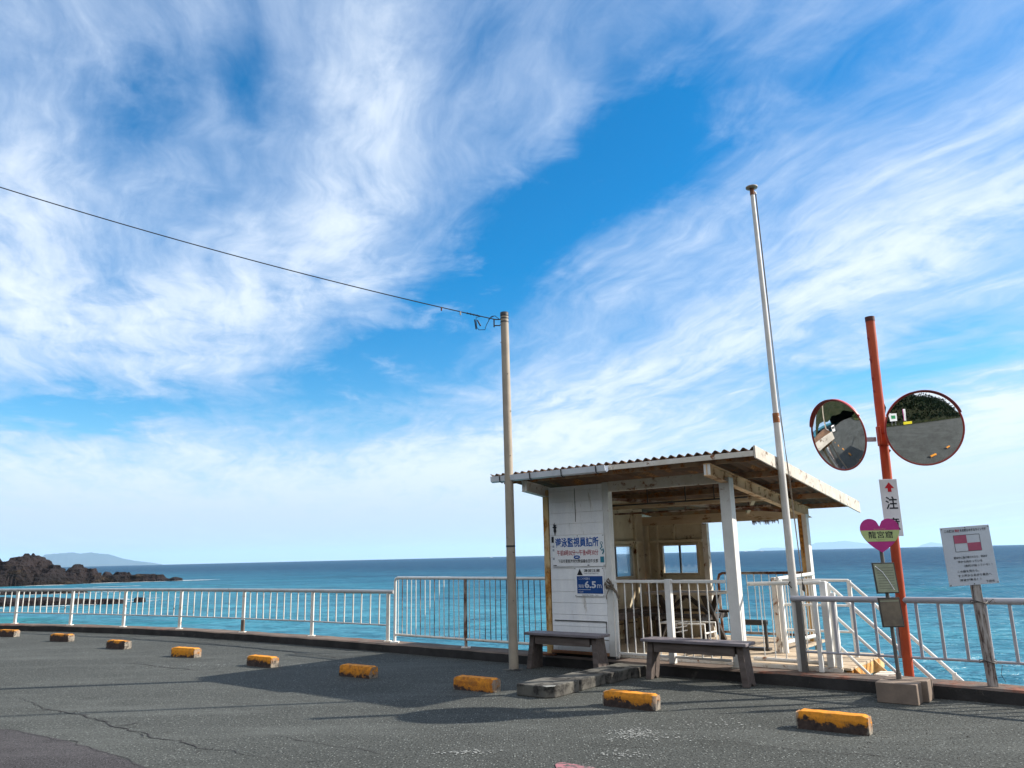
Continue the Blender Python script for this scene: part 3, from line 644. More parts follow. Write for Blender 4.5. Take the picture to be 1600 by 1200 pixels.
# ------------------------------------------------------------------ wheel stops
def wheel_stop(o0=None):
    mb = MB(); n = 14; sec = [(-.075, 0), (-.070, .10), (-.056, .145), (.056, .145), (.070, .10), (.075, 0)]
    vs = []
    for i in range(n+1):
        x = -.29+.58*i/n; e = 0.018 if i in (0, n) else 0
        for (y, z) in sec:
            q = 0.004*noise.noise(Vector((x*20, y*30, z*30))); vs.append((x, y*(1-e*4)+q, z-(e if z > .12 else 0)+q))
    m_ = len(sec); fs = [(i*m_+k, i*m_+k+1, (i+1)*m_+k+1, (i+1)*m_+k) for i in range(n) for k in range(m_-1)]
    fs += [tuple(range(m_)), tuple(n*m_+k for k in range(m_))[::-1]]
    mb.add(vs, fs); return mb
stops = [(-13.55, 19.2, -20, 'cut off by the left edge of the road view'), (-11.40, 17.83, -24, 'farthest orange wheel stop, at the left edge'), (-9.40, 16.43, -26, 'second farthest orange wheel stop'), (-7.40, 14.77, -32, 'third farthest orange wheel stop'),
         (-5.52, 13.25, -30, 'fourth farthest wheel stop, yellow down its front face'), (-3.81, 11.85, -35.3, 'orange wheel stop in the sun just before the hut shadow tip'),
         (-2.15, 10.60, -35.1, 'orange wheel stop lying inside the hut shadow, left of the utility pole'), (-.53, 9.34, -34.5, 'dull orange wheel stop in shade, between shadow edge and corner kerb slab'),
         (1.07, 8.12, -37, 'orange wheel stop in the sun right of the kerb slabs'), (2.61, 6.92, -36, 'nearest and largest orange wheel stop, at the lower right'),
         (4.15, 5.72, -37, 'nearest of the wheel stops reflected in the right mirror'), (5.75, 4.5, -37, 'middle wheel stop of those reflected in the right mirror'), (7.35, 3.3, -37, 'farthest wheel stop reflected in the right mirror')]
p0 = None
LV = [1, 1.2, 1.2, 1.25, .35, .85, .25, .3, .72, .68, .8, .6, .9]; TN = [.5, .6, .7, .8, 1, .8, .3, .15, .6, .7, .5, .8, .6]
for i_, (x, y, a, lb) in enumerate(stops):
    if i_ == 0: continue
    a_ = radians(a); nx, ny = -sin(a_), cos(a_)
    if p0 is None:
        o = solo(wheel_stop(), 'wheel_stop', 'stop', 'L', (0, 0, 0), bevel=.006); p0 = o
    else: o = p0.copy(); COL.objects.link(o)
    o.location = (x+nx*.075, y+ny*.075, 0); o.rotation_euler = (0, 0, a_+radians(R.uniform(-1, 1)))
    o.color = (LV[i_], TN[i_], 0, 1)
    tag(o, lb, 'wheel stop', 'concrete wheel stops along the kerb')

# kerb slabs in front of the hut
for i_, (u0, u1, v0, v1, h, a, lb) in enumerate([(.0, .47, -2.15, -1.60, .125, 0, 'chipped corner kerb slab with a pale broken edge, nearest of the four slabs'), (.06, .46, -1.56, -1.02, .12, 1.5, 'kerb slab just behind the chipped corner slab'),
                                       (.10, .50, -.98, -.50, .12, -1, 'kerb slab between two others, in front of the right bench foot'), (.12, .56, -.47, -.16, .12, 0, 'short kerb slab against the kerb, farthest of the four')]):
    mb = MB(); du, dv = (u1-u0)/2, (v1-v0)/2
    ch = .08 if i_ == 0 else .015
    mb.prism([(-du, -dv), (du-ch, -dv), (du, -dv+ch), (du, dv), (-du, dv)], 2, 0, h)
    o = solo(mb, 'kerb_slab', 'concrete', 'L', Wp((u0+u1)/2, (v0+v1)/2), lb, 'kerb slab', 'kerb slabs beside the benches', bevel=.012, rotz=AC+radians(a))
    if i_ == 0:
        c_ = MB().add([(du-.12, -dv+.005, h+.002), (du-.06, -dv+.0, h-.005), (du+.001, -dv+.07, h-.004), (du-.01, -dv+.11, h+.002), (du-.06, -dv+.07, h+.003)], [(0, 1, 2, 3, 4)])
        c_.build('broken_edge', 'residue', o)

# ------------------------------------------------------------------ the hut
hut = thing('beach_hut', 'white open-sided lifeguard hut with rusty corrugated roof on the sea wall', 'hut', 'C', (0, 1.4, .13))
def zr(v): return 2.655-.1135*(v+.52)        # mean height of the sheet
# roof sheet
U0, U1, V0, V1 = -1.66, 2.30, -.54, 3.68; nw = 34; cu_ = nw*8
def rf(s_, t_):
    u = U0+(U1-U0)*s_; v = V0+(V1-V0)*t_
    if t_ == 0: v += .012*noise.noise(Vector((u*9, 0, 0)))
    return (u, v, zr(v)+.021*cos(2*pi*nw*s_)+.004*noise.noise(Vector((u*2, v*2, 0))))
roof = MB().grid(cu_, 12, rf).build('roof', 'roof', hut, solid=.007)
MB().prism([(-.54, zr(-.54)-.115), (3.70, zr(3.7)-.14), (3.70, zr(3.7)+.035), (-.54, zr(-.54)+.030)], 0, 2.302, 2.325).build('fascia', 'fascia', roof, .003, 'pale weathered fascia board on the sunny side')
MB().box(-1.60, 2.300, -.548, -.528, 2.565, 2.628).build('fascia', 'rustwhite', roof, .003, 'thin rust-streaked fascia under the front edge')
gp = [(-.555, 2.625), (-.562, 2.555), (-.60, 2.535), (-.645, 2.55), (-.655, 2.625), (-.648, 2.625), (-.64, 2.556), (-.60, 2.543), (-.568, 2.56), (-.562, 2.625)]
gut = MB().prism(gp, 0, -1.57, .36).build('gutter', 'gutter', roof, 0)
for u in (-1.40, -.86, -.33, .22):
    MB().prism([(-.553, 2.64), (-.556, 2.55), (-.60, 2.527), (-.652, 2.545), (-.662, 2.63), (-.668, 2.63), (-.658, 2.54), (-.60, 2.52), (-.55, 2.545), (-.545, 2.64)], 0, u, u+.014).build('gutter_bracket', 'darkmetal', hut)
for v in (-.34, .62, 1.5, 2.4, 3.3):
    z = zr(v)-.028; MB().box(-1.55, 2.28, v-.025, v+.025, z-.075, z).build('purlin', 'purlin', hut, .003)
M_['beamwarm'] = surf('rust_stained_bounce_tinted_beam', (0.74, 0.52, 0.32), (0.58, 0.36, 0.20), 0.7, 3, rust=(0.30, 0.12, 0.04), rth=0.58, rscale=6, spec=0.2)  # rust-stained cream, with warm bounce off the deck mixed into the colour
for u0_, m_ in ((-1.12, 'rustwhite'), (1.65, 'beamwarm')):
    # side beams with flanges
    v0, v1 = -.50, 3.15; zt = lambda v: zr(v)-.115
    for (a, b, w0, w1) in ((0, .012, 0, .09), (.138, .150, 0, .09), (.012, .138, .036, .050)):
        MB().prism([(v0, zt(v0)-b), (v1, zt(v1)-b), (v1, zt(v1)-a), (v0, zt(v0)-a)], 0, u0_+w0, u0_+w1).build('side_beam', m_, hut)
    MB().prism([(v0+.004, zt(v0)-.146), (v0+.010, zt(v0)-.146), (v0+.010, zt(v0)-.004), (v0+.004, zt(v0)-.004)], 0, u0_+.004, u0_+.086).build('beam_end', 'white', hut)
MB().box(.003, 1.648, .0, .06, 2.335, 2.475).build('front_beam', 'rustwhite', hut, .004)
MB().box(-1.02, 1.648, 2.70, 2.78, 1.955, 2.10).build('back_beam', 'beam', hut, .004)
MB().box(-1.0, 1.648, 1.35, 1.41, 2.17, 2.26).build('middle_beam', 'beam', hut, .004)
# diagonal roof braces and hanging conduit
MB().bar((-1.0, .1, 2.36), (1.6, 2.6, 2.06), .04, .04).build('roof_brace', 'rustbar', hut)
MB().bar((.9, 2.7, 2.09), (1.64, 1.2, 2.28), .05, .06).build('roof_brace', 'beam', hut)
MB().tube([(-.95, .9, 2.20), (1.62, .9, 2.20)], .012, 8).build('conduit', 'darkmetal', hut)
MB().tube([(-.95, 1.75, 2.12), (1.62, 1.75, 2.12)], .014, 8).build('conduit', 'rustbar', hut)
for u in (.12, .72, 1.15): MB().tube([(u, .9, 2.20), (u, .9, 2.42)], .008, 6).build('conduit_hanger', 'darkmetal', hut)
for u in (.3, .95, 1.3): MB().tube([(u, 1.75, 2.12), (u, 1.75, 2.34)], .008, 6).build('conduit_hanger', 'rustbar', hut)
# torn sheet edges
def torn(u0, u1, v, z, n, seed):
    r = random.Random(seed); mb = MB(); x = u0
    while x < u1:
        w_ = r.uniform(.008, .022); l = r.uniform(.03, .085); mb.add([(x, v, z), (x+w_, v, z), (x+w_*.7, v+.01, z-l), (x+w_*.2, v+.01, z-l*.8)], [(0, 1, 2, 3)]); x += w_*.9
    return mb
torn(.92, 1.34, 2.79, 1.962, 0, 5).build('torn_sheet', 'roof', hut, solid=.003)
# posts
MB().box(-1.125, -1.035, .0, .10, .15, 2.43).build('post', 'ochre', hut, .006, 'rust-stained ochre corner post')
MB().box(-1.22, -.95, -.10, .12, .132, .155).build('base_plate', surf('rusted_plate', (0.30, 0.10, 0.03), (0.12, 0.045, 0.02), 0.9, 12), hut, .004)
MB().box(-.095, .0, -.008, .10, .14, 2.47).build('post', 'white', hut, .005, 'white post at the open corner of the wall')
for (w0, w1, a, b) in ((.0, .15, .0, .012), (.0, .15, .118, .13), (.068, .082, .012, .118)):
    pass
MB().box(1.615, 1.755, -.005, .135, .14, 2.40).build('post', 'white', hut, .008, 'thick white front post')
MB().prism([(1.615, 2.40), (1.648, 2.40), (1.648, 2.50), (1.60, 2.50)], 1, .0, .135).build('post_bracket', 'white', hut)
MB().box(1.59, 1.78, -.03, .16, .131, .150).build('base_plate', 'rustwhite', hut, .003)
MB().box(1.63, 1.69, 2.80, 2.93, .15, 2.02).build('post', 'ochre', hut, .004, 'rust-stained far post, ochre side')
MB().box(1.692, 1.76, 2.80, 2.93, .15, 2.02).build('post', 'white', hut, .004, 'sunlit white face of the far post')
MB().box(.10, .19, 2.70, 2.79, .15, 1.95).build('post', 'rustwhite', hut, .004, 'sunlit white stud at the end of the sea-side wall')
MB().box(-1.11, -1.03, 2.70, 2.80, .15, 1.98).build('post', 'ochre', hut, .004)
# front wall siding: lapped boards
mb = MB(); zz_ = .21; hs_ = [.155, .01, .16, .155, .155, .155, .155, .155, .155, .155, .155, .155, .155, .155, .155, .125]
z = .21
for k, h in enumerate(hs_):
    if h < .02: z += h; continue
    z1 = min(z+h, 2.46); mb.hexa([(-1.005, -.0095, z), (-.097, -.0095, z), (-.097, .03, z), (-1.005, .03, z), (-1.005, -.006, z1-.003), (-.097, -.006, z1-.003), (-.097, .03, z1-.003), (-1.005, .03, z1-.003)]); z = z1
MB().box(-1.030, -.099, .0305, .05, .20, 2.46).build('wall_lining', 'cream', hut)
fwll = mb.build('front_wall', 'siding', hut)
MB().box(-.55, -.546, -.0155, -.006, 1.95, 2.42).build('board_joint', 'frame', fwll)
MB().box(-.96, -.11, -.020, -.0145, .60, .612).build('hatch_line', 'frame', fwll)
MB().box(-.12, -.113, -.020, -.0145, .42, .60).build('hatch_line', 'frame', fwll)
MB().box(-1.03, -.10, -.03, .06, .17, .205).build('sill_beam', surf('rusty_sill', (0.42, 0.20, 0.10), (0.30, 0.14, 0.08), 0.85, 9), hut, .003)
MB().box(-1.03, .0, -.01, .06, .128, .168).build('wall_footing', 'kerbface', hut)
# left wall and sea-side wall, each with a window
def wall_with_window(axis, c0, c1, a0, a1, w0, w1, z0, z1, wz0, wz1, m, name, label=None):
    mb = MB()
    for (s0, s1, q0, q1) in ((a0, a1, z0, wz0), (a0, a1, wz1, z1), (a0, w0, wz0, wz1), (w1, a1, wz0, wz1)):
        if s1-s0 < 1e-3: continue
        if axis == 'v': mb.box(c0, c1, s0, s1, q0, q1)
        else: mb.box(s0, s1, c0, c1, q0, q1)
    return mb.build(name, m, hut, 0, label)
wall_with_window('v', -1.005, -.975, .105, 2.70, 1.20, 2.30, .16, 2.40, 1.10, 1.64, 'cream', 'side_wall')
wall_with_window('u', 2.725, 2.755, -1.0, .10, -.66, .02, .16, 1.955, 1.13, 1.64, 'cream', 'sea_side_wall')
# framing on the inside faces
for v in (.75, 1.12, 2.36): MB().box(-.972, -.93, v, v+.055, .16, 2.15).build('stud', 'cream', hut, .002)
for u in (-.92, -.74): MB().box(u, u+.05, 2.675, 2.722, .16, 1.95).build('stud', 'cream', hut, .002)
MB().box(-.42, -.37, 2.68, 2.722, 1.70, 1.95).build('stud', 'cream', hut, .002)
MB().box(-.972, -.92, .75, 2.60, 1.655, 1.70).build('rail_board', 'cream', hut, .002)
MB().box(-.972, -.87, .9, 2.50, 1.035, 1.075).build('window_sill', 'ochre', hut, .003)  # ochre paints in the orange sunlight on the sill
MB().box(-.86, .10, 2.67, 2.722, 1.655, 1.70).build('rail_board', 'cream', hut, .002)
MB().box(-.86, .10, 2.66, 2.722, .16+.86, .16+.89).build('rail_board', 'cream', hut, .002)
for z in (.40, .52, .62): MB().box(-.972, -.955, .2, 2.3, z, z+.012).build('panel_batten', 'darkwood', hut)
def window(axis, c, w0, w1, z0, z1, gm='glass'):
    f = MB(); t = .035; mid = (w0+w1)/2
    def bx(mb, a, b, q0, q1, cc0, cc1):
        return mb.box(cc0, cc1, a, b, q0, q1) if axis == 'v' else mb.box(a, b, cc0, cc1, q0, q1)
    for (a, b, q0, q1) in ((w0, w1, z0, z0+t), (w0, w1, z1-t, z1), (w0, w0+t, z0+t, z1-t), (w1-t, w1, z0+t, z1-t)): bx(f, a, b, q0, q1, c-.035, c+.02)
    o = f.build('window', 'alu', hut, 0)
    s = MB(); bx(s, mid-.014, mid+.014, z0+t, z1-t, c-.022, c+.012); s.build('sash', 'frame', o)
    p = MB(); bx(p, w0+t, mid-.015, z0+t, z1-t, c-.004, c); p.build('pane', gm, o)
    p = MB(); bx(p, mid+.015, w1-t, z0+t, z1-t, c+.006, c+.010); p.build('pane', gm, o)
    return o
window('v', -.975, 1.20, 2.30, 1.10, 1.64)
window('u', 2.735, -.66, .02, 1.13, 1.64, 'frost')
# floor
mb = MB(); v = .30
while v < 3.02:
    w_ = .135; mb.box(-1.03, 2.88 if v < 1.75 else 1.80, v, v+w_-.008, .150+R.uniform(-.003, .003), .176+R.uniform(-.003, .003)); v += w_
mb.build('deck', 'deck', hut, .003)
MB().box(-1.03, 2.80, .26, .292, .08, .172).build('deck_beam', 'rustwhite', hut, .004)
MB().box(2.82, 2.88, .32, 1.75, .02, .148).build('deck_beam', 'ochre', hut, .004)
for (u, v) in ((-.98, 2.95), (1.7, 2.95), (2.8, .4), (2.8, 1.65), (.3, 2.95)):
    MB().tube([(u, v, -8), (u, v, .149)], .05, 10).build('deck_leg', 'rustwhite', hut)

# signs on the hut wall
sg = thing('wall_sign', 'large white hut sign with bold blue heading and red opening hours', 'sign', 'C', (-.51, -.03, 1.55))
MB().box(-.955, -.085, -.026, -.018, 1.335, 1.765).build('board', 'signwhite', sg, .002)
text('lettering', '遊泳監視員詰所', (-.90, -.175, 1.60, 1.735), -.0285, 'inkblue', sg, .024)
text('lettering', '午前8時30分～午後4時30分', (-.875, -.185, 1.485, 1.565), -.0285, 'inkred', sg, .008)
text('lettering', '下田市夏期海岸対策協議会田牛支部', (-.86, -.195, 1.385, 1.435), -.0285, 'inkblack', sg, .006)
MB().box(-.965, -.925, -.0285, -.027, 1.67, 1.755).build('dark_mark', 'inkblack', sg)
for z in (1.60, 1.55, 1.43): MB().box(-.95, -.92, -.0285, -.027, z, z+.03).build('faded_mark', surf('faded_print', (.36, .40, .47), None, .6), sg)
MB().box(-.158, -.098, -.0285, -.027, 1.385, 1.465).build('teal_patch', 'teal', sg)
MB().tube([(-.135, -.028, 1.62), (-.12, -.028, 1.60), (-.15, -.028, 1.57), (-.125, -.028, 1.545), (-.105, -.028, 1.57), (-.10, -.028, 1.53), (-.12, -.028, 1.50)], .008, 6).build('painted_figure', 'teal', sg)
MB().tube([(-.13+.018*cos(t), -.028, 1.645+.018*sin(t)) for t in [k*.5236 for k in range(13)]], .0035, 5).build('painted_figure', 'teal', sg)
MB().tube([(-.54+.045*cos(t), -.028, 1.463+.017*sin(t)) for t in [k*.5236 for k in range(13)]], .008, 6).build('blue_ring', 'inkblue', sg)
MB().box(-.93, -.89, -.0285, -.027, 1.345, 1.358).build('dark_mark', 'inkblack', sg)
MB().box(-.37, -.34, -.0285, -.027, 1.345, 1.357).build('dark_mark', 'inkblack', sg)
ts = thing('tsunami_sign', 'small blue and white tsunami warning sign reading 6.5m', 'sign', 'C', (-.355, -.03, 1.13))
MB().box(-.590, -.120, -.026, -.018, .935, 1.318).build('board', 'signwhite', ts, .002)
MB().box(-.555, -.138, -.0275, -.0265, .972, 1.205).build('blue_panel', 'signblue', ts)
text('lettering', '津波注意', (-.435, -.175, 1.258, 1.300), -.028, 'inkblack', ts, .012)
text('lettering', 'Caution! Tsunami Hazard Zone', (-.435, -.200, 1.233, 1.248), -.028, 'inkblack', ts, 0)
MB().prism([(-.550, 1.218), (-.455, 1.218), (-.502, 1.305)], 1, -.0285, -.027).build('wave_symbol', 'inkblack', ts)
text('lettering', '6.5', (-.430, -.245, 1.045, 1.140), -.029, 'inkwhite', ts, .03)
text('lettering', 'm', (-.228, -.160, 1.047, 1.095), -.029, 'inkwhite', ts, .0)
text('lettering', '海抜', (-.535, -.440, 1.048, 1.095), -.029, 'inkwhite', ts, .0)
text('lettering', 'ここの地盤は', (-.525, -.340, 1.158, 1.188), -.029, 'inkwhite', ts, .0)
MB().box(-.535, -.335, -.0285, -.0278, 1.022, 1.027).build('rule', 'inkwhite', ts)
text('lettering', '下田市', (-.535, -.455, .984, 1.006), -.029, 'inkwhite', ts, .0)
text('lettering', '静岡県下田土木事務所・下田市', (-.475, -.215, .944, .960), -.028, 'inkblack', ts, .0)
for (o_, pts_) in ((sg, [(-.94, 1.75), (-.52, 1.753), (-.10, 1.75), (-.94, 1.35), (-.10, 1.35)]), (ts, [(-.58, 1.308), (-.13, 1.308), (-.58, .945), (-.13, .945)])):
    for x, z in pts_: MB().tube([(x, -.024, z), (x, -.031, z)], .006, 8).build('bolt', 'darkmetal', o_)
# peeled star-shaped mark
st_ = [(-.915, 1.955), (-.905, 1.915), (-.880, 1.925), (-.893, 1.895), (-.870, 1.885), (-.892, 1.868), (-.885, 1.83), (-.900, 1.80), (-.910, 1.76), (-.917, 1.80), (-.932, 1.835), (-.925, 1.87), (-.950, 1.885), (-.928, 1.90), (-.935, 1.935), (-.920, 1.92)]
solo(MB().prism(st_, 1, -.0175, -.0150), 'wall_decal', 'inkblack', 'C', (-.91, -.015, 1.86), 'dark star-like peeled decal high on the white hut wall', 'decal')
# rope tied round the post
rp = MB(); pts = []
for k in range(60):
    t = k/59*2*pi*3; pts.append((-.045+.075*cos(t), .045+.075*sin(t), 1.05+.02*sin(t*1.7)+.03*k/59))
rp.tube(pts, .010, 7)
rp.tube([(-.02, -.035, 1.10), (-.06, -.05, 1.14), (-.03, -.06, 1.17), (.0, -.05, 1.12), (.02, -.05, 1.07), (.07, -.04, 1.01), (.09, -.04, .96), (.10, -.03, .91)], .013, 7)
rp.tube([(-.10, -.03, 1.09), (-.08, -.06, 1.12), (-.04, -.05, 1.06), (.03, -.055, 1.03), (.085, -.04, .98)], .012, 7)
rp.tube([(-.02, -.04, 1.06), (-.05, -.05, 1.0), (-.09, -.03, .94), (-.085, -.03, .90)], .005, 6)
solo(rp, 'rope', 'rope', 'C', (-.04, -.04, 1.05), 'knotted rope tied round the white corner post of the hut', 'rope')

# ------------------------------------------------------------------ railings
def baluster(parent, a, b, r, m='whitebar', n=8, name='baluster'): return MB().tube([a, b], r, n).build(name, m, parent)
fr = thing('front_railing', 'white railing closing the hut front beside the bench', 'railing', 'C', (.8, -.02, .2))
MB().box(.04, 1.61, -.045, -.005, 1.115, 1.155).build('top_rail', 'white', fr, .006)
MB().box(.04, 1.61, -.040, -.010, .205, .235).build('bottom_rail', 'white', fr, .005)
MB().box(.04, .075, -.043, -.007, .18, 1.115).build('end_post', 'white', fr, .005)
MB().box(.80, .88, -.062, .012, .14, 1.165).build('middle_post', 'white', fr, .006)
for k in range(5): baluster(fr, (.075+(k+1)*.1208, -.025, .23), (.075+(k+1)*.1208, -.025, 1.12), .0085)
for k in range(5): baluster(fr, (.88+(k+1)*.1208, -.025, .23), (.88+(k+1)*.1208, -.025, 1.12), .0085)
dr = thing('deck_railing', 'white tube railing between the front post and the stair', 'railing', 'C', (2.2, .3, .176))
MB().tube([(1.76, .30, 1.095), (2.64, .30, 1.115)], .024, 10).build('top_rail', 'whitebar', dr)
MB().tube([(1.76, .30, .22), (2.66, .30, .215)], .024, 10).build('bottom_rail', 'rustwhite', dr)
for u in (1.90, 2.03, 2.16, 2.29, 2.42): baluster(dr, (u, .30, .22), (u, .30, 1.10), .0065)
MB().box(2.63, 2.70, .27, .34, .176, 1.13).build('end_post', 'white', dr, .006)
MB().box(2.735, 2.79, .27, .325, .176, 1.0).build('end_post', 'white', dr, .006)
br_ = thing('back_railing', 'rusty-topped railing along the sea edge of the hut floor', 'railing', 'C', (.9, 2.95, .176))
MB().tube([(.26, 2.95, .22), (.22, 2.95, .26), (.215, 2.95, 1.06), (.235, 2.95, 1.125), (.29, 2.95, 1.15), (1.62, 2.95, 1.15)], .022, 10).build('top_rail', 'rustbar', br_)
MB().tube([(.22, 2.95, .24), (1.62, 2.95, .24)], .020, 10).build('bottom_rail', 'rustbar', br_)
for k in range(11): baluster(br_, (.33+k*.12, 2.95, .24), (.33+k*.12, 2.95, 1.14), .0065)
sr = thing('side_railing', 'white railing with thick tube rails on the open side of the hut', 'railing', 'C', (1.74, 2.0, .176))
MB().box(1.70, 1.76, 1.25, 1.31, .176, 1.14).build('end_post', 'rustwhite', sr, .005)
MB().box(1.78, 1.84, 1.25, 1.31, .176, 1.10).build('end_post', 'white', sr, .005)
MB().tube([(1.78, 1.28, 1.12), (1.78, 2.78, 1.14)], .027, 10).build('top_rail', 'white', sr)
MB().tube([(1.78, 1.28, .30), (1.78, 2.78, .27)], .027, 10).build('bottom_rail', 'white', sr)
MB().tube([(1.78, 1.28, .77), (1.78, 2.78, .77)], .010, 8).build('middle_rail', 'rustwhite', sr)
for k in range(11): baluster(sr, (1.78, 1.40+k*.125, .28), (1.78, 1.40+k*.125, 1.12), .0065)
# stair down to the beach
sta = thing('stair', 'steep stair with white tube handrails going down to the beach', 'stair', 'C', (3.2, 1.0, .15))
def hrail(v, zt, du=.0, ext=7.0, r=.022, u0=2.66, flat=None, name='handrail'):
    pts = [(flat if flat else u0-.03, v, zt), (u0+du, v, zt), (u0+du+ext, v, zt-ext*.985)]
    return MB().tube(pts, r, 8).build(name, 'white', sta)
hrail(.45, 1.10, flat=2.60); hrail(.45, .79, r=.018, flat=2.60); hrail(.45, .46, r=.018, flat=2.60)
hrail(1.32, 1.10, flat=1.84); hrail(1.32, .79, r=.018, flat=1.84); hrail(1.32, .47, r=.018, flat=1.84)
for k in range(7):
    u = 2.68+k*1.05; zb = .17-(u-2.66)*.985 if k else .17
    for v in (.45, 1.32):
        if k == 0: MB().box(u-.022, u+.022, v-.022, v+.022, zb-.02, 1.10).build('rail_post', 'white', sta)
        else: MB().box(u-.022, u+.022, v-.022, v+.022, zb-.05, zb+.95).build('rail_post', 'white', sta)
for v in (.40, 1.27):
    MB().prism([(2.88, .16), (2.88, -.10), (9.4, -6.52), (9.4, -6.25)], 1, v, v+.05).build('stringer', 'ochre', sta, .004)
for k in range(30):
    u = 2.95+k*.212; z = .04-k*.209; MB().box(u, u+.22, .46, 1.26, z-.03, z).build('tread', 'rustwhite', sta, .003)

# tall white railing left of the hut
tr = thing('tall_railing', 'tall white tube railing with rusty bars left of the hut', 'railing', 'W', (-.85, 12.4, .13))
A = Vector((-2.06, 13.46, 0)); B_ = Vector((.45, 11.42, 0)); dv_ = (B_-A); LL = dv_.length; tdir = dv_.normalized()
def at_(s_, z): p = A+tdir*s_; return (p.x, p.y, z)
MB().tube([at_(0, .13), at_(0, 1.12), at_(.015, 1.165), at_(.06, 1.18), at_(LL, 1.17)], .024, 12).build('top_rail', 'whitebar', tr)
MB().tube([at_(0, .26), at_(LL, .255)], .020, 10).build('bottom_rail', 'rustwhite', tr)
MB().tube([at_(1.62, .13), at_(1.62, 1.17)], .024, 10).build('middle_post', 'rustbar', tr)
MB().box(at_(1.62, 0)[0]-.07, at_(1.62, 0)[0]+.07, at_(1.62, 0)[1]-.07, at_(1.62, 0)[1]+.07, .128, .150).build('base_plate', 'rustwhite', tr)
MB().box(A.x-.07, A.x+.07, A.y-.07, A.y+.07, .128, .150).build('base_plate', 'white', tr)
nb = 29
for k in range(nb):
    s_ = .05+(LL-.1)*(k+.2)/nb
    if abs(s_-1.62) < .03: continue
    rusty = k > 17 or k in (1, 5, 8, 11, 14)
    baluster(tr, at_(s_+R.uniform(-.006, .006), .26), at_(s_+R.uniform(-.008, .008), 1.17), .0085 if not rusty else .0075, 'rustbar' if rusty else 'whitebar', 6)
# low railing along the left kerb
lr = thing('kerb_railing', 'long low white railing along the sea wall on the left', 'railing', 'W', (-5.5, 16.0, .13))
lp = [(-2.21, 13.66), (-3.83, 14.92), (-5.51, 16.06), (-7.255, 17.18), (-8.92, 18.10), (-10.64, 19.02), (-12.55, 19.95), (-14.5, 20.75), (-16.5, 21.5)]
for i_, (x, y) in enumerate(lp):
    MB().box(x-.028, x+.028, y-.028, y+.028, .13, .925).build('rail_post', 'railwhite', lr, .005)
    MB().box(x-.06, x+.06, y-.06, y+.06, .130, .146).build('base_plate', 'rustwhite', lr, .003)
    if i_ == 2: MB().box(x-.031, x+.031, y-.031, y+.031, .13, .37).build('bare_post_foot', 'kerb', lr, .004)
ext = [(-2.10, 13.58)]+lp[1:]
MB().tube([(*p, .945) for p in ext], .034, 10).build('top_rail', 'railtop', lr)
MB().tube([(*p, .395) for p in lp], .014, 8).build('bottom_rail', 'railtop', lr)
for i_ in range(len(lp)-1):
    a, b = Vector((*lp[i_], 0)), Vector((*lp[i_+1], 0)); nbb = 8 if i_ != 1 else 9
    for k in range(nbb):
        p = a.lerp(b, (k+1)/(nbb+1)); baluster(lr, (p.x+R.uniform(-.006, .006), p.y, .395), (p.x+R.uniform(-.008, .008), p.y, .93), .0125, 'railwhite')
# right railing
rr = thing('grey_railing', 'grey metal railing along the kerb at the right', 'railing', 'C', (4.0, .12, .13))
MB().tube([(2.34, .12, .938), (6.0, .12, .945), (9.0, .12, .945)], .033, 12).build('top_rail', 'greybar', rr)
MB().tube([(2.43, .12, .352), (9.0, .12, .36)], .014, 8).build('bottom_rail', 'greybar', rr)
MB().box(2.395, 2.455, .09, .15, .13, .91).build('rail_post', 'grey_pole', rr, .004)
MB().box(2.585, 2.635, .10, .15, .14, .91).build('rail_post', 'whitebar', rr, .004)
k = 0; u = 2.81
while u < 9: baluster(rr, (u, .12, .355), (u, .12, .92), .0165, 'greybar'); u += .2135
for u in (5.62, 7.6): MB().box(u-.03, u+.03, .09, .15, .13, .91).build('rail_post', 'greybar', rr, .004)

# ------------------------------------------------------------------ benches
def bench(u0, u1, vc, z, lb, notch):
    L = u1-u0; o = thing('bench', lb, 'bench', 'L', Wp((u0+u1)/2, vc), 'wooden benches before the hut', AC)
    h = L/2
    MB().box(-h, h, -.155, -.003, z-.035, z).build('seat_plank', 'benchtop', o, .006)
    MB().box(-h+.004, h-.006, .003, .155, z-.036, z-.001).build('seat_plank', 'benchtop', o, .006)
    for s_ in (-1, 1):
        xt, xb = s_*(h-.105), s_*(h-.060)
        lw = .14 if not notch else .13
        pr = [(-lw*.85, 0), (lw*-.35, 0), (0, .035), (lw*.35, 0), (lw*.85, 0), (lw*.75, z-.036), (-lw*.75, z-.036)] if notch else [(-lw, 0), (lw, 0), (lw*.72, z-.036), (-lw*.72, z-.036)]
        mb = MB(); n = len(pr); t = .075
        def sx(zv): return xb+(xt-xb)*zv/(z-.036)
        vs = [(sx(q)-t/2, p, q) for p, q in pr]+[(sx(q)+t/2, p, q) for p, q in pr]
        mb.add(vs, [tuple(range(n))[::-1], tuple(range(n, 2*n))]+[(i, (i+1) % n, n+(i+1) % n, n+i) for i in range(n)])
        mb.build('leg', 'wood', o, .006)
    for y in (-.10, .10): MB().box(-h+.16, h-.16, y-.016, y+.016, z-.15, z-.037).build('apron', 'wood', o, .004)
    return o
bench(-1.17, .03, -.32, .475, 'dark wooden bench against the white hut wall, beside the utility pole', False)
bench(.66, 2.00, -.36, .475, 'longer dark wooden bench before the front railing, with notched feet', True)

